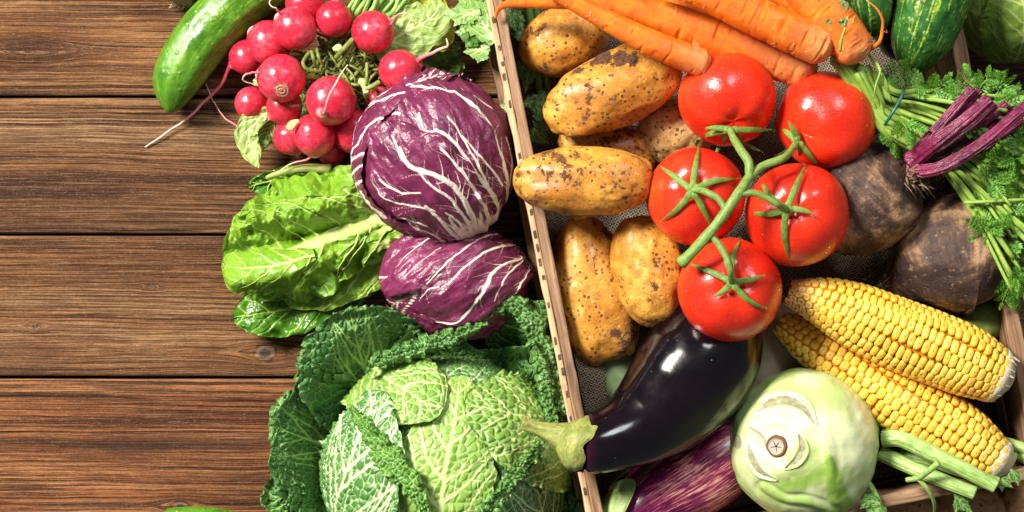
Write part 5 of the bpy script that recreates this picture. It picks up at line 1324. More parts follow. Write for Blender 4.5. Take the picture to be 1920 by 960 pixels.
# ------------------------------------------------------------------ savoy cabbage
def savoy():
    root = thing('savoy_cabbage', 'crinkled green savoy cabbage with dark ruffled outer leaves', 'savoy cabbage', PX(842, 870, .0))
    MLi = m_leaf('savoy_head_leaf', (.085, .22, .022), (.235, .41, .062), (.54, .66, .27), rough=.36, tr=.10, bump=.5, cr=.5, soft=.35)
    MPl = m_leaf('savoy_side_leaf', (.040, .135, .024), (.135, .30, .070), (.54, .68, .38), rough=.36, tr=.08, bump=.5, cr=.5, soft=.30)
    MDk = m_leaf('savoy_dark_leaf', (.018, .075, .018), (.055, .17, .038), (.42, .56, .27), rough=.34, tr=.08, bump=.5, cr=.5, soft=.35)
    MOu = m_leaf('savoy_outer_leaf', (.014, .072, .013), (.070, .21, .042), (.25, .44, .10), rough=.38, tr=.14, bump=.6, cr=.8, soft=.45, edgecol=(.13, .28, .10))
    D = Dome((842, 876), 216, 214, .052, .098, lump=.02, seed=5)
    core = Dome((842, 876), 206, 204, .052, .092, lump=.02, seed=5)
    P, *_ = ball(PX(842, 876, .052), (206 * S * .96, 204 * S * .96, .091), (0, 0, 1), 50, 70)
    mb = MB(); leaf(mb, [(842, 1095), (842, 980), (842, 876), (842, 770), (842, 655)], [330, 335, 335, 335, 320], [330, 335, 335, 335, 320], core, 66, 300, 300, tip=.3, base=.3, off=.001, cell=16, cellw=.25, blister=.0016, warp=3, crinkle=.001, crs=40, veins=dict(n=10, a0=50, wm=3, ws=2.4), tone=-.05); build(mb, 'inner_head', MPl, root)
    def L(name, mat, surf, mid, wl, wr, seed, vk=None, **k):
        kw = dict(nu=230, nv=210, cell=15, cellw=.17, raise_=.0011, blister=.0016, crinkle=.0014, crs=40, lobes=.035, frill=.0018, frs=17, frin=.80, off=.002, warp=3)
        kw.update(k); v = dict(n=8, a0=46, s0=.06, s1=.88, wm=5.2, ws=3.2, curve=-.22, sub=3); v.update(vk or {})
        mb = MB(); leaf(mb, mid, wl, wr, surf, seed, veins=v, **kw); return build(mb, name, mat, root)
    # outer leaves spreading on the table
    def zo(X, Y):
        r = np.hypot(X - 842, Y - 876); return .028 + .055 * sst(200, 330, r)
    F = Flat(zo)
    ou = dict(cell=13, blister=.0020, raise_=.0008, frill=.0056, frs=15, frin=.72, lobes=.05, curl=.006, nu=260, nv=230, warp=3)
    L('outer_leaf', MOu, Flat(lambda X, Y: zo(X, Y) - .006), [(640, 1000), (590, 965), (545, 935), (490, 928)], [30, 45, 50, 40], [20, 40, 44, 36], 71, **ou)
    L('outer_leaf', MOu, F, [(735, 900), (670, 868), (600, 832), (512, 800)], [60, 118, 142, 118], [80, 128, 130, 88], 72, dict(n=6, a0=42, ws=3.2, wm=5, fan=.3), **ou)
    L('outer_leaf', MOu, Flat(lambda X, Y: zo(X, Y) + .008), [(745, 830), (715, 760), (680, 680), (655, 578)], [70, 110, 118, 96], [60, 112, 124, 92], 73, dict(n=6, a0=40, ws=3.2, wm=5, fan=.3), **ou)
    L('outer_leaf', MOu, Flat(lambda X, Y: zo(X, Y) - .004), [(960, 800), (985, 720), (990, 640), (955, 566)], [40, 72, 78, 60], [60, 84, 84, 58], 75, dict(n=6, a0=42), **ou)
    L('outer_leaf', MOu, Flat(lambda X, Y: zo(X, Y) + .014), [(850, 790), (845, 720), (835, 655), (845, 622)], [110, 148, 158, 130], [90, 120, 130, 100], 74, dict(n=7, a0=58), **{**ou, 'tip': .5})
    L('outer_leaf', MOu, Flat(lambda X, Y: zo(X, Y) + .0), [(960, 850), (1010, 790), (1045, 740), (1058, 700)], [60, 90, 90, 60], [50, 66, 66, 44], 76, dict(n=6, a0=44), **ou)
    L('outer_leaf', MOu, Flat(lambda X, Y: .03 + .02 * sst(1000, 1090, X)), [(1000, 1000), (1040, 950), (1062, 900), (1076, 868)], [30, 40, 36, 24], [20, 30, 26, 20], 77, dict(n=5), **{**ou, 'nu': 150, 'nv': 110})
    # head leaves
    L('head_leaf', MLi, D, [(838, 1040), (833, 960), (842, 860), (858, 770), (866, 700)], [90, 96, 90, 74, 50], [80, 90, 86, 70, 50], 81, dict(wm=6, n=7), off=.001, tone=.25, frill=.0010, blister=.0009)
    L('head_leaf', MDk, D, [(1000, 1100), (1012, 1000), (1005, 920), (985, 850), (975, 815)], [110, 130, 116, 84, 54], [110, 120, 106, 84, 54], 82, dict(wm=3.4, ws=2.2, a0=34, n=7), off=.0025, blister=.0006, cell=15, crinkle=.0006, tone=.1)
    L('head_leaf', MLi, D, [(1085, 870), (1035, 815), (985, 782), (925, 762), (872, 752)], [80, 116, 128, 112, 70], [80, 112, 122, 104, 74], 83, dict(wm=3.8, n=7), off=.0050, tip=.3, frill=.0026, edgedrop=-.001)
    L('head_leaf', MLi, D, [(660, 660), (708, 702), (752, 722), (796, 745), (826, 775)], [90, 108, 108, 92, 62], [90, 108, 108, 92, 66], 84, dict(wm=3.8, n=7), off=.0068, tip=.34, frill=.0026, tone=.05)
    L('head_leaf', MPl, D, [(640, 1060), (655, 970), (675, 880), (705, 800), (735, 730)], [160, 156, 136, 104, 52], [90, 130, 140, 110, 46], 85, dict(wm=6, ws=4.2, n=8, a0=40), off=.0095, frill=.0030, frs=14, frin=.86, tip=.3)
    # bumpy curled rims of the outer leaves
    MRm = m_leaf('savoy_rim', (.030, .115, .022), (.115, .27, .060), (.25, .42, .13), tr=.1, cr=.8)
    for i, (pts, z, w) in enumerate([([(556, 716), (572, 672), (604, 628), (652, 596), (712, 588), (764, 606), (792, 640)], .080, 15), ([(686, 700), (716, 672), (768, 658), (820, 640), (872, 622), (912, 606)], .104, 17), ([(905, 600), (930, 578), (965, 575), (1000, 606), (1020, 660), (1038, 706), (1052, 756), (1062, 800)], .092, 22),
                                 ([(545, 728), (522, 778), (522, 832), (540, 880), (556, 920)], .076, 14), ([(500, 922), (535, 912), (572, 925)], .070, 17), ([(1000, 640), (1020, 700), (1030, 760), (1048, 820)], .100, 15), ([(1072, 872), (1062, 905), (1074, 940), (1070, 980)], .055, 10)]):
        ww = [w * .5, w, w * 1.1, w * .95, w * .5]
        mb = MB(); leaf(mb, pts, ww, ww, Flat(lambda X, Y, z=z: z + 0 * X), 90 + i, 200, 50, off=0, tip=.15, base=.15, cell=8.5, cellw=.3, blister=.0024, crinkle=.002, crs=14, frill=.0042, frs=9, frin=.25, lobes=.14, lobs=12, raise_=.0003, edgedrop=.006, curl=-.006)
        build(mb, 'ruffled_edge', MRm, root)
    # ruffled dark hem of the left leaf
    mb = MB(); leaf(mb, [(690, 768), (722, 805), (758, 846), (790, 885), (822, 935)], [9, 15, 20, 17, 9], [9, 16, 22, 18, 10], D, 86, 190, 60, off=.0125, cell=8, cellw=.3, blister=.0020, crinkle=.002, crs=14, frill=.0032, frs=10, frin=.3, lobes=.12, lobs=12, base=.2, raise_=.0003, edgedrop=.003)
    build(mb, 'ruffled_edge', m_leaf('savoy_ruffle', (.030, .12, .014), (.12, .29, .035), (.25, .42, .08), tr=.1, cr=.8), root)
    mb = MB(); leaf(mb, [(1010, 812), (975, 850), (945, 885), (905, 930), (880, 965)], [8, 13, 15, 13, 8], [8, 14, 16, 13, 8], D, 87, 150, 50, off=.0085, cell=8, cellw=.3, blister=.0018, crinkle=.002, crs=14, frill=.0030, frs=10, frin=.3, lobes=.12, lobs=12, base=.2, raise_=.0003, edgedrop=.003)
    build(mb, 'ruffled_edge', m_leaf('savoy_ruffle_dark', (.022, .09, .014), (.09, .24, .035), (.25, .42, .08), tr=.1, cr=.8), root)
savoy()

# ------------------------------------------------------------------ romaine lettuce
def lettuce():
    root = thing('lettuce', 'bright green romaine lettuce with a thick pale midrib, on the table', 'lettuce', PX(600, 450, .0))
    MLt = m_leaf('lettuce_leaf', (.11, .28, .012), (.32, .52, .040), (.56, .69, .22), rough=.36, tr=.20, bump=.5, cr=.5, soft=.5)
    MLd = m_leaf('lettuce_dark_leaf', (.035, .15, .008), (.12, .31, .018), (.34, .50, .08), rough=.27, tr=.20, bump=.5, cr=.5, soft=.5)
    MRb = m_simple_green('lettuce_rib', (.52, .64, .20), (.78, .82, .46), None, .35)
    kw = dict(nu=200, nv=190, crinkle=.0020, crs=30, crink2=.010, crs2=44, lobes=.06, lobs=40, frill=.0030, frs=26, frin=.6, raise_=.0012, warp=4)
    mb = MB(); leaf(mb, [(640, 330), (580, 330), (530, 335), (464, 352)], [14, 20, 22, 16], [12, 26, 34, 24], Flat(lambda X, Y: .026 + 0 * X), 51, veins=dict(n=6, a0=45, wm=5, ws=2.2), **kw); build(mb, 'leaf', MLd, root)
    mb = MB(); tube(mb, [(620, 318, .032), (570, 316, .036), (520, 326, .036), (500, 334, .034)], 11, 5, 24, 14); build(mb, 'old_stalk', m_simple_green('old_stalk', (.16, .20, .04), (.34, .40, .10), (.40, .30, .12)), root)
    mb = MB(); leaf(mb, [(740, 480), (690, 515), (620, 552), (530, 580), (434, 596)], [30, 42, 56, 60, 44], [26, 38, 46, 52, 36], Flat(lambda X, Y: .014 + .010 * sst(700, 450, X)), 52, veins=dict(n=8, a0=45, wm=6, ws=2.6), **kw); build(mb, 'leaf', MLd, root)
    mb = MB(); leaf(mb, [(775, 430), (720, 480), (660, 505), (590, 530), (520, 545)], [36, 50, 60, 56, 40], [24, 44, 54, 54, 40], Flat(lambda X, Y: .026 + 0 * X), 53, veins=dict(n=8, a0=45, wm=6, ws=2.6), tone=.1, **kw); build(mb, 'leaf', MLt, root)
    def zf(X, Y):
        # cupped: rib low, blade arches up and rolls over at the rim
        ry = 392 + (760 - X) * .26; t = (Y - ry) / 100.0
        return .040 + .022 * np.sin(np.clip(np.abs(t), 0, 1.25) / 1.25 * PI) + .006 * sst(760, 500, X)
    mb = MB(); leaf(mb, [(768, 392), (700, 414), (630, 440), (560, 466), (500, 480), (420, 492)], [60, 104, 128, 130, 112, 88], [34, 60, 76, 84, 84, 70], Flat(zf), 54, veins=dict(n=7, a0=56, s0=.05, s1=.84, wm=15, ws=2.2, curve=-.34, sub=2, wob=.2), **{**kw, 'nu': 280, 'nv': 280, 'crinkle': .0030, 'crs': 24, 'crink2': .020, 'crs2': 52, 'raise_': .0012, 'curl': -.012, 'frill': .0065, 'lobes': .08, 'basewhite': .34}); build(mb, 'leaf', MLt, root)
    k3 = {**kw, 'crinkle': .0012, 'crink2': .010, 'crs2': 60, 'lobes': .05, 'curl': -.010}
    mb = MB(); leaf(mb, [(575, 498), (598, 520), (612, 540), (618, 560)], [30, 42, 36, 18], [30, 44, 38, 18], Flat(lambda X, Y: .048 + 0 * X), 57, veins=dict(n=4, a0=48, wm=2.5, ws=1.3, sub=1), tone=-.15, **k3); build(mb, 'leaf', MLt, root)
    mb = MB(); leaf(mb, [(590, 478), (548, 490), (500, 500), (450, 502), (412, 500)], [16, 36, 46, 52, 44], [16, 36, 48, 50, 40], Flat(lambda X, Y: zf(X, Y) + .006), 55, veins=dict(n=5, a0=48, wm=3, ws=1.5, sub=2), tone=-.02, **k3); build(mb, 'leaf', MLt, root)
    mb = MB(); tube(mb, [(785, 388, .034), (740, 401, .0395), (690, 418, .0435), (640, 436, .0440), (590, 455, .0435), (545, 470, .0430)], 36, 3, 50, 24, flat=.34); build(mb, 'midrib', MRb, root)
lettuce()

# ------------------------------------------------------------------ pale cabbage beyond the crate
def green_cabbage():
    root = thing('cabbage', 'smooth pale green cabbage outside the crate in the top right corner', 'cabbage', PX(1890, -20, 0))
    M = m_ccabbage(); D = Dome((1895, -22), 132, 128, .070, .066, lump=.03, seed=3); c = Dome((1895, -22), 129, 125, .070, .064, lump=.03, seed=3)
    P, *_ = ball(PX(1895, -22, .070), (127 * S * .96, 123 * S * .96, .063)); mb = MB(); mb.grid(P, wrap=True); build(mb, 'inner_head', M, root)
    for i, (mid, w) in enumerate([([(1840, 120), (1830, 60), (1860, 0), (1900, -40)], [60, 110, 120, 80]), ([(1990, 120), (1960, 60), (1900, 20), (1840, 10)], [60, 100, 100, 70]), ([(1900, 130), (1890, 70), (1880, 20), (1850, -30)], [50, 80, 84, 50])]):
        mb = MB(); leaf(mb, mid, w, w, D, 90 + i, 140, 140, off=.001 + .0016 * i, veins=dict(n=7, a0=48, wm=3.2, ws=1.8, sub=2), crinkle=.0014, crs=50, frill=.0008, edgedrop=.001); build(mb, 'leaf', M, root)
green_cabbage()

# ------------------------------------------------------------------ radishes
def radishes():
    root = thing('radish_bunch', 'bunch of pink red radishes with cut stems and leaves, above the radicchio', 'radishes', PX(610, 150, .0))
    MR = m_radish(); MRt = m_root()
    MG = m_simple_green('radish_stem', (.07, .12, .015), (.24, .30, .06), (.40, .32, .10), .4, sc=200)
    # x, y, r, z, axis towards the root in photo (dx, dy, dz), root path
    R = [(553, 53, 41, .064, (-.6, -.4, .3), [(528, 30, .074), (518, 18, .084), (505, 6, .086), (512, -4, .084)], 2.6), (626, 36, 34, .060, (.1, -1, .1), [(628, 4, .062), (626, -6, .06)], 2.5), (699, 60, 40, .064, (1, -.6, .3), [(735, 44, .076), (743, 30, .084), (760, 24, .088), (775, 40, .086), (778, 50, .08)], 2.6),
         (505, 80, 42, .046, (-.8, -.5, .2), [(468, 60, .052), (474, 50, .056)], 2.5), (463, 107, 33, .030, (-.5, .3, 0), [(436, 118, .028), (405, 170, .016), (345, 225, .007), (272, 275, .002)], 4.2), (528, 147, 45, .068, (-1, -.15, .2), [(487, 138, .080), (462, 138, .084), (456, 150, .08), (480, 160, .074)], 3.0),
         (471, 194, 31, .028, (-.3, 1, 0), [(456, 230, .022), (440, 234, .014), (415, 214, .008), (400, 190, .004), (385, 155, .003)], 2.4), (533, 200, 34, .040, (-.8, .6, 0), [(506, 212, .034), (496, 214, .03)], 3.2), (621, 189, 47, .072, (-.3, .55, .8), [(608, 212, .113), (618, 180, .119), (634, 150, .116), (652, 122, .100)], 3.6),
         (749, 132, 39, .064, (1, -.4, .15), [(787, 110, .072), (810, 100, .076), (832, 90, .080), (840, 86, .086), (836, 72, .088)], 5.0), (590, 253, 40, .052, (0, 1, 0), [(594, 291, .050), (570, 300, .046), (540, 310, .044), (520, 326, .046)], 2.6), (545, 258, 33, .032, (.5, 1, 0), [(555, 290, .026), (560, 296, .02)], 2.4),
         (664, 246, 42, .042, (.3, 1, 0), None, 0), (622, 283, 27, .024, (.3, 1, 0), None, 0), (571, 6, 36, .050, (0, -1, 0), None, 0), (708, 188, 28, .036, (-1, 0, 0), None, 0)]
    names = {8: 'radish with its pale root lying up across its face', 5: 'radish showing its brown cut scar', 4: 'radish with the longest root trailing onto the table', 9: 'radish beside the radicchio with a root pointing right'}
    rs = random.Random(4)
    for i, (x, y, r, z, ax, rt, rw) in enumerate(R):
        rr = RM(r, z); a = np.array([ax[0], -ax[1], ax[2]], float); a /= np.linalg.norm(a)
        def dp(d, th, ph): return .08 * np.exp(-(th / .22) ** 2) + .03 * np.cos(th) * 0 + .03 * fbm(d[..., 0] * 1.5, d[..., 1] * 1.5, d[..., 2] * 1.5, i, 2) + .006 * fbm(d[..., 0] * 8, d[..., 1] * 8, d[..., 2] * 8, i + 50, 2)
        C = PX(x, y, z)
        P, th, ph, d = ball(C, (rr, rr, rr * 1.02), a, 60, 70, dp)
        mb = MB(); mb.grid(P, wrap=True, pole=np.cos(th), sa=ph, su=th / PI)
        o = build(mb, 'radish', MR, root, label=names.get(i))
        if rt:
            mb = MB(); n = 46; q = [C + a * rr * .9] + [PX(*w_) for w_ in rt]; p = catmull(np.array(q), n); p = p + .0006 * np.stack([vn(np.linspace(0, 9, n), i, 0, 1), vn(np.linspace(0, 9, n), i, 0, 2), 0 * p[:, 0]], -1)
            k = np.linspace(0, 1, n); w = (rw * (1 - .72 * k) + rw * 1.6 * np.exp(-(k / .06) ** 2)) * S * .95; sweep(mb, p, w, 9)
            build(mb, 'taproot', MRt, o)
        if i == 5:
            sd = np.array([.30, -.55, .78]); sd = np.array([.08, -.52, .80]); sd /= np.linalg.norm(sd); x_, y_, a_ = basis(sd)
            mb = MB(); k = np.linspace(0, 1, 12); an = np.linspace(0, 2 * PI, 40, endpoint=False)
            rad = k[:, None] * (.0066 + .0008 * vn(an * 2, 0, 0, 2))[None, :]
            base = C + sd * 0
            Q = base + rad[..., None] * (np.cos(an)[:, None] * x_ + np.sin(an)[:, None] * y_)[None] + (np.sqrt(np.maximum((rr * 1.035) ** 2 - rad ** 2, 0)) + .0004 * np.sin(k[:, None] * 14))[..., None] * a_
            mb.grid(Q[::-1], wrap=True); ms = Mt('radish_scar', .7, .2); nn = ms.noise(ms.co(), 700, 4, .7); ms.col(ms.ramp(nn, [(.35, (.30, .06, .05)), (.6, (.62, .32, .20))])); ms.nrm(ms.bump(nn, 1, .001)); build(mb, 'cut_scar', ms.m, o)
    # tangle of stems in the middle
    mb = MB()
    for k in range(420):
        a = rs.uniform(0, 2 * PI); q = abs(rs.gauss(0, 1)); x = 650 + math.cos(a) * rs.uniform(0, 84); y = 142 + math.sin(a) * rs.uniform(0, 84); b = rs.uniform(0, 2 * PI); l = rs.uniform(10, 34); zz = rs.uniform(.020, .060) - .0002 * math.hypot(x - 650, y - 140)
        tube(mb, [(x - math.cos(b) * l, y - math.sin(b) * l, zz), (x + rs.uniform(-8, 8), y + rs.uniform(-8, 8), zz + rs.uniform(-.004, .008)), (x + math.cos(b + rs.uniform(-.7, .7)) * l, y + math.sin(b) * l, zz - rs.uniform(0, .008))], rs.uniform(1.6, 4.2), rs.uniform(1.2, 3), 12, 6)
    for c, w in (([(662, 74, .070), (645, 92, .074), (630, 108, .066)], 6), ([(664, 78, .068), (650, 100, .068), (634, 126, .060)], 5), ([(667, 82, .066), (658, 104, .066), (650, 120, .058)], 3.4), ([(712, 154, .066), (698, 162, .068), (686, 167, .066)], 5.5),
                 ([(688, 118, .066), (688, 140, .070), (686, 160, .068)], 3.4), ([(580, 98, .070), (568, 118, .076), (580, 132, .074), (604, 134, .066)], 4), ([(584, 96, .070), (588, 110, .074), (592, 126, .066)], 4), ([(594, 92, .070), (598, 108, .074), (606, 124, .068)], 3.6),
                 ([(560, 138, .07), (575, 142, .066), (596, 146, .06)], 6), ([(536, 190, .058), (545, 198, .062), (562, 198, .058)], 3)):
        tube(mb, c, w, w * .8, 16, 10)
    build(mb, 'cut_stem', MG, root)['kind'] = 'stuff'
    mb = MB()
    for k in range(26):
        f = k / 25; x = 655 + f * 95 + rs.uniform(-6, 6); tube(mb, [(640 + f * 60, 60 - f * 20, .040), (x, 20 + rs.uniform(-8, 8), .046 + rs.uniform(-.01, .01)), (x + rs.uniform(10, 50), -40, .05)], rs.uniform(3.5, 7), rs.uniform(3, 6), 16, 8)
    build(mb, 'leaf_stalk', m_simple_green('radish_stalk', (.08, .22, .02), (.26, .44, .07), (.50, .60, .25), .4), root)['kind'] = 'stuff'
    MLf = m_leaf('radish_leaf', (.20, .35, .06), (.42, .55, .16), (.56, .66, .28), rough=.42, tr=.25, bump=.4)
    MLy = m_leaf('radish_yellow_leaf', (.36, .42, .02), (.58, .58, .03), (.60, .62, .12), rough=.40, tr=.3, bump=.4)
    MLk = m_leaf('radish_dark_leaf', (.04, .12, .015), (.13, .24, .03), (.26, .36, .08), rough=.40, tr=.2, bump=.4)
    kw = dict(nu=110, nv=100, crinkle=.0022, crs=26, lobes=.07, lobs=24, frill=.0022, frs=22, frin=.6)
    V = dict(n=6, a0=48, wm=3.4, ws=1.7, sub=2)
    for mid, wl, wr, z, mat, sd in (
        ([(600, 90), (640, 130), (680, 170), (720, 200)], [50, 70, 70, 40], [50, 70, 70, 40], .010, MLk, 31), ([(560, 120), (600, 170), (620, 220), (640, 270)], [40, 60, 60, 40], [40, 60, 60, 40], .006, MLk, 32),
        ([(700, 100), (760, 110), (820, 118), (872, 128)], [20, 36, 40, 28], [16, 34, 40, 28], .018, MLk, 3), ([(720, 90), (790, 90), (840, 92), (866, 96)], [20, 34, 34, 20], [14, 24, 26, 16], .026, MLk, 4),
        ([(800, -30), (812, 10), (826, 50), (832, 96)], [14, 26, 28, 18], [14, 24, 26, 18], .040, MLy, 5), ([(716, 2), (735, 10), (750, 0), (770, -20)], [14, 24, 26, 20], [14, 20, 22, 20], .044, MLy, 6),
        ([(700, 92), (738, 74), (776, 52), (812, 28), (826, 0)], [26, 44, 54, 46, 30], [20, 34, 44, 42, 26], .050, MLf, 7), ([(660, 30), (680, 12), (700, -10), (720, -30)], [16, 22, 26, 22], [16, 22, 26, 22], .030, MLk, 8),
        ([(505, 212), (482, 226), (466, 252), (474, 284), (484, 314)], [12, 26, 26, 20, 8], [10, 14, 16, 16, 6], .034, MLf, 9), ([(520, 214), (512, 232), (500, 254), (494, 280)], [10, 16, 16, 10], [10, 14, 14, 10], .026, MLk, 10),
        ([(560, 226), (548, 232), (538, 242)], [3, 7, 6], [3, 7, 6], .068, MLf, 11), ([(505, 150), (492, 156), (474, 150)], [3, 7, 6], [3, 7, 6], .056, MLf, 12), ([(672, 150), (682, 155), (686, 165), (682, 175)], [5, 8, 8, 4], [5, 7, 7, 4], .066, MLf, 13), ([(624, 92), (634, 88), (640, 84)], [3, 6, 4], [3, 6, 4], .072, MLf, 14)):
        k2 = dict(kw); 
        if max(wl) < 12: k2.update(nu=24, nv=18, crinkle=.0006, frill=.0006)
        mb = MB(); leaf(mb, mid, wl, wr, Flat(lambda X, Y, z=z: z + 0 * X), sd, veins=V, tone=.05, **k2); build(mb, 'leaf', mat, root)
radishes()

# ------------------------------------------------------------------ celery and parsley like leaves
MCL = m_leaf('celery_leaf', (.11, .27, .045), (.29, .47, .13), (.50, .64, .28), rough=.38, tr=.22, bump=.4)
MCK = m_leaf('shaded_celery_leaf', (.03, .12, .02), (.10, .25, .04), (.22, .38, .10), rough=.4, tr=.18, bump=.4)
def lobed(root, mid, w, z, sd, mat=MCL, lobes3=True, zf=None):
    """celery leaflet: toothed blade with two side lobes"""
    m = np.array(mid, float); d = m[-1] - m[0]; Ln = np.hypot(*d); a = math.atan2(d[1], d[0])
    mb = MB(); F = Flat(zf or (lambda X, Y: z + 0 * X)); kw = dict(nu=90, nv=70, crinkle=.0014, crs=22, raise_=.0008, veins=dict(n=5, a0=38, wm=2.4, ws=1.4, sub=2), teeth=(.30, Ln / 5.5), tip=.45, sharp=True)
    leaf(mb, mid, [w * .35, w, w * .95, w * .6], [w * .35, w, w * .95, w * .6], F, sd, off=.001, **kw)
    if lobes3:
        for s_ in (-1, 1):
            b = a + s_ * .85; st = m[0] + d * .12; e = st + Ln * .66 * np.array([math.cos(b), math.sin(b)]); mm = (st + e) / 2 + np.array([math.cos(a), math.sin(a)]) * Ln * .05
            leaf(mb, [st, mm, e], [w * .3, w * .7, w * .45], [w * .3, w * .7, w * .45], F, sd + s_ + 7, off=0, **{**kw, 'teeth': (.3, Ln / 7)})
    return build(mb, 'leaf', mat, root)
def celery():
    r0 = thing('celery_leaves', 'sprig of light green celery leaves hanging outside the left crate wall, near the top edge', 'celery leaves', PX(890, 40, .04))
    zf = lambda X, Y: .075 + .035 * sst(830, 930, X)
    mb = MB(); tube(mb, [(925, -20, .11), (905, 0, .10), (890, 20, .09)], 6, 4, 14, 10); build(mb, 'stalk', MCL, r0)
    lobed(r0, [(935, 70), (920, 20), (880, -25)], 46, .09, 4, zf=lambda X, Y: .062 + 0 * X, lobes3=False)
    lobed(r0, [(918, 88), (900, 92), (868, 98)], 24, .06, 5, MCL, True, zf=lambda X, Y: .060 + .03 * sst(850, 930, X))
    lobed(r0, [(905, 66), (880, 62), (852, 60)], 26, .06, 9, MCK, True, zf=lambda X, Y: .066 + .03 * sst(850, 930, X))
    lobed(r0, [(928, 80), (895, 30), (855, -12)], 34, .09, 1, zf=zf, lobes3=False)
    lobed(r0, [(905, 30), (868, 26), (828, 28)], 24, .07, 2, zf=zf); lobed(r0, [(900, 20), (870, 30), (850, 50)], 22, .08, 3, zf=lambda X, Y: zf(X, Y) + .004, lobes3=False)
    lobed(r0, [(936, 60), (925, 30), (912, -20)], 22, .09, 8, zf=lambda X, Y: .105 + 0 * X)
    r1 = thing('celery_leaves', 'small green sprig poking out of the crate side beside the round radicchio', 'celery leaves', PX(935, 205, .05))
    lobed(r1, [(962, 205), (948, 203), (928, 201)], 12, .085, 6); lobed(r1, [(960, 212), (950, 214), (934, 219)], 9, .08, 7, lobes3=False)
    r2 = thing('celery_leaves', 'dark shaded celery leaves inside the crate along its left wall', 'celery leaves', PX(1000, 150, .03))
    for i, (m_, w) in enumerate([([(975, 20), (980, 60), (985, 100)], 20), ([(1000, 100), (990, 140), (985, 175)], 20), ([(1020, 170), (1015, 205), (1000, 240)], 22), ([(1005, 200), (1025, 225), (1050, 250)], 20), ([(1000, 240), (1010, 255), (1030, 270)], 18), ([(965, 20), (962, 36), (968, 60)], 14)]):
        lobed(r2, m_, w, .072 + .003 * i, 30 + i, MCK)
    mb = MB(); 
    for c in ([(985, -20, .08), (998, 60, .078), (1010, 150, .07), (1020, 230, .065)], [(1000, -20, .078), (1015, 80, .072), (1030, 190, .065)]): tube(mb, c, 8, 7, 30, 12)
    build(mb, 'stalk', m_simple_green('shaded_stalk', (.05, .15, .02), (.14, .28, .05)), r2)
    # cut stalks under the lower corn cob
    root = thing('celery', 'bundle of cut green celery stalks lying across the lower crate rim', 'celery', PX(1780, 870, .1))
    MS = m_simple_green('celery_stalk', (.14, .28, .045), (.31, .45, .12), (.52, .62, .28), .38, sc=140)
    MCu = m_simple_green('celery_cut', (.42, .52, .22), (.66, .72, .42), None, .6, sc=500)
    st = [([(1656, 822, .118), (1690, 822, .126), (1740, 846, .136), (1800, 876, .148), (1868, 912, .158)], 17, 13.5), ([(1652, 850, .110), (1690, 868, .122), (1745, 892, .140), (1828, 925, .154)], 14.5, 12), ([(1668, 800, .098), (1710, 812, .106), (1770, 836, .120), (1862, 866, .134)], 16, 14),
          ([(1690, 806, .084), (1770, 812, .092), (1840, 832, .108), (1902, 862, .126)], 14, 13), ([(1760, 800, .080), (1830, 816, .092), (1890, 832, .108), (1940, 846, .120)], 12, 11), ([(1860, 828, .090), (1895, 845, .104), (1940, 868, .122)], 12, 11), ([(1690, 850, .102), (1750, 866, .118), (1820, 890, .136), (1872, 905, .142)], 12, 10)]
    for i, (c, a, b) in enumerate(st):
        mb = MB(); p = pxpath(c, 70); rr = np.linspace(a, b, 70) * S * .92
        an = np.linspace(0, 2 * PI, 36, endpoint=False)
        sweep(mb, p, rr, 48, flat=.8, disp=lambda u_, a_: rr[:, None] * (.035 * np.cos(a_ * 11) + .05 * fbm(u_ * 6, np.cos(a_), np.sin(a_), i)))
        s_ = build(mb, 'stalk', MS, root)
        T, A, B = frames(p); mb = MB(); k = np.linspace(.0, 1, 6); an = np.linspace(0, 2 * PI, 30, endpoint=False)
        Q = p[-1] + T[-1] * .0006 + (k[:, None] * rr[-1] * (1.02 + .03 * np.cos(11 * an)[None]))[..., None] * (np.cos(an)[:, None] * A[-1] + .8 * np.sin(an)[:, None] * B[-1])[None] - (k[:, None, None] ** 4) * T[-1] * .0012
        mb.grid(Q, wrap=True); build(mb, 'cut_end', MCu, s_)
    mb = MB(); tube(mb, [(1700, 900, .142), (1722, 896, .150), (1740, 884, .160), (1760, 868, .166)], 5, 6, 20, 10); tube(mb, [(1722, 898, .150), (1740, 918, .150), (1752, 945, .140), (1750, 975, .12)], 4.5, 2.6, 24, 8, flat=.5)
    build(mb, 'side_shoot', MS, root)
    for i, (m_, w) in enumerate([([(1650, 945), (1630, 940), (1612, 955)], 16), ([(1895, 880), (1905, 895), (1910, 912)], 10), ([(1870, 900), (1885, 905), (1900, 915)], 9), ([(1790, 925), (1805, 945), (1826, 965)], 12), ([(1640, 950), (1648, 962), (1640, 985)], 18)]):
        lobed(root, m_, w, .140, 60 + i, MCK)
    mb = MB(); tube(mb, [(1628, 930, .100), (1640, 905, .115), (1630, 900, .12), (1648, 950, .12), (1652, 985, .12)][0:1] + [(1622, 900, .12), (1640, 925, .13), (1650, 955, .13), (1655, 990, .12)], 5, 8, 24, 10); build(mb, 'side_shoot', MS, root)
celery()

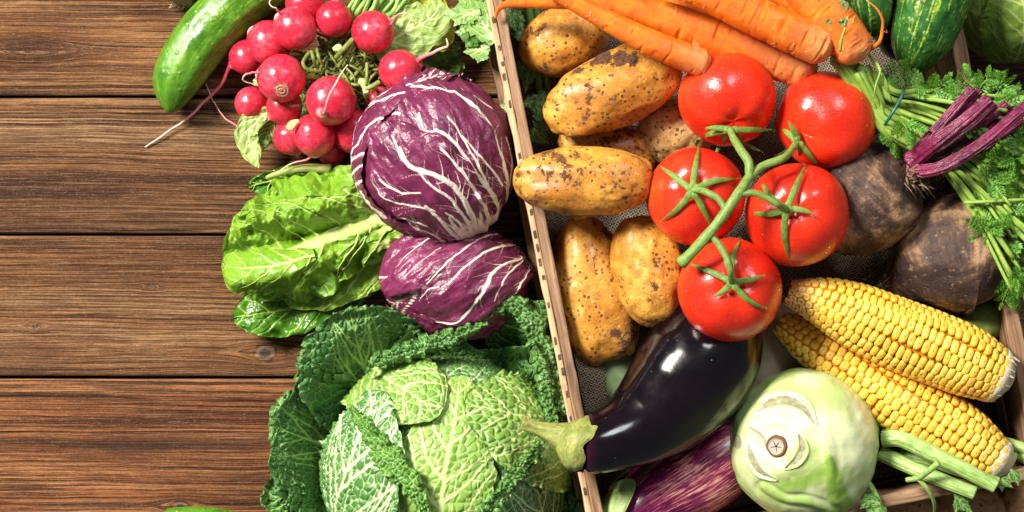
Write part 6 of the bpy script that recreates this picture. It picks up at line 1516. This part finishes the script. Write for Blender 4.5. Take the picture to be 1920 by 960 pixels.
# ------------------------------------------------------------------ onion just inside the top edge
def onion():
    root = thing('onion', 'brown skinned onion with dry roots, just touching the top edge of the picture', 'onion', PX(335, -50, 0))
    z = .030; C = PX(335, -52, z); P, th, ph, d = ball(C, (.029, .029, .027), (-.2, 1, 0), 50, 70)
    mo = Mt('onion_skin', .35, .5); n = mo.noise(mo.xyz(mo.mul(mo.at('sa'), 8), mo.mul(mo.at('su'), 1.5), 0.0), 2, 4); mo.col(mo.ramp(n, [(.35, (.20, .07, .02)), (.6, (.50, .24, .07))])); mo.nrm(mo.bump(n, .4, .001))
    mb = MB(); mb.grid(P, wrap=True, sa=ph, su=th); build(mb, 'bulb', mo.m, root)
    rs = random.Random(2); mb = MB()
    for k in range(40):
        x = 345 + rs.uniform(-16, 16); tube(mb, [(x, 0, .016), (x + rs.uniform(-8, 8), 6, .012), (x + rs.uniform(-16, 16), rs.uniform(8, 18), .006)], 1.2, .6, 10, 5)
    build(mb, 'dry_roots', MHK, root)['kind'] = 'stuff'
onion()
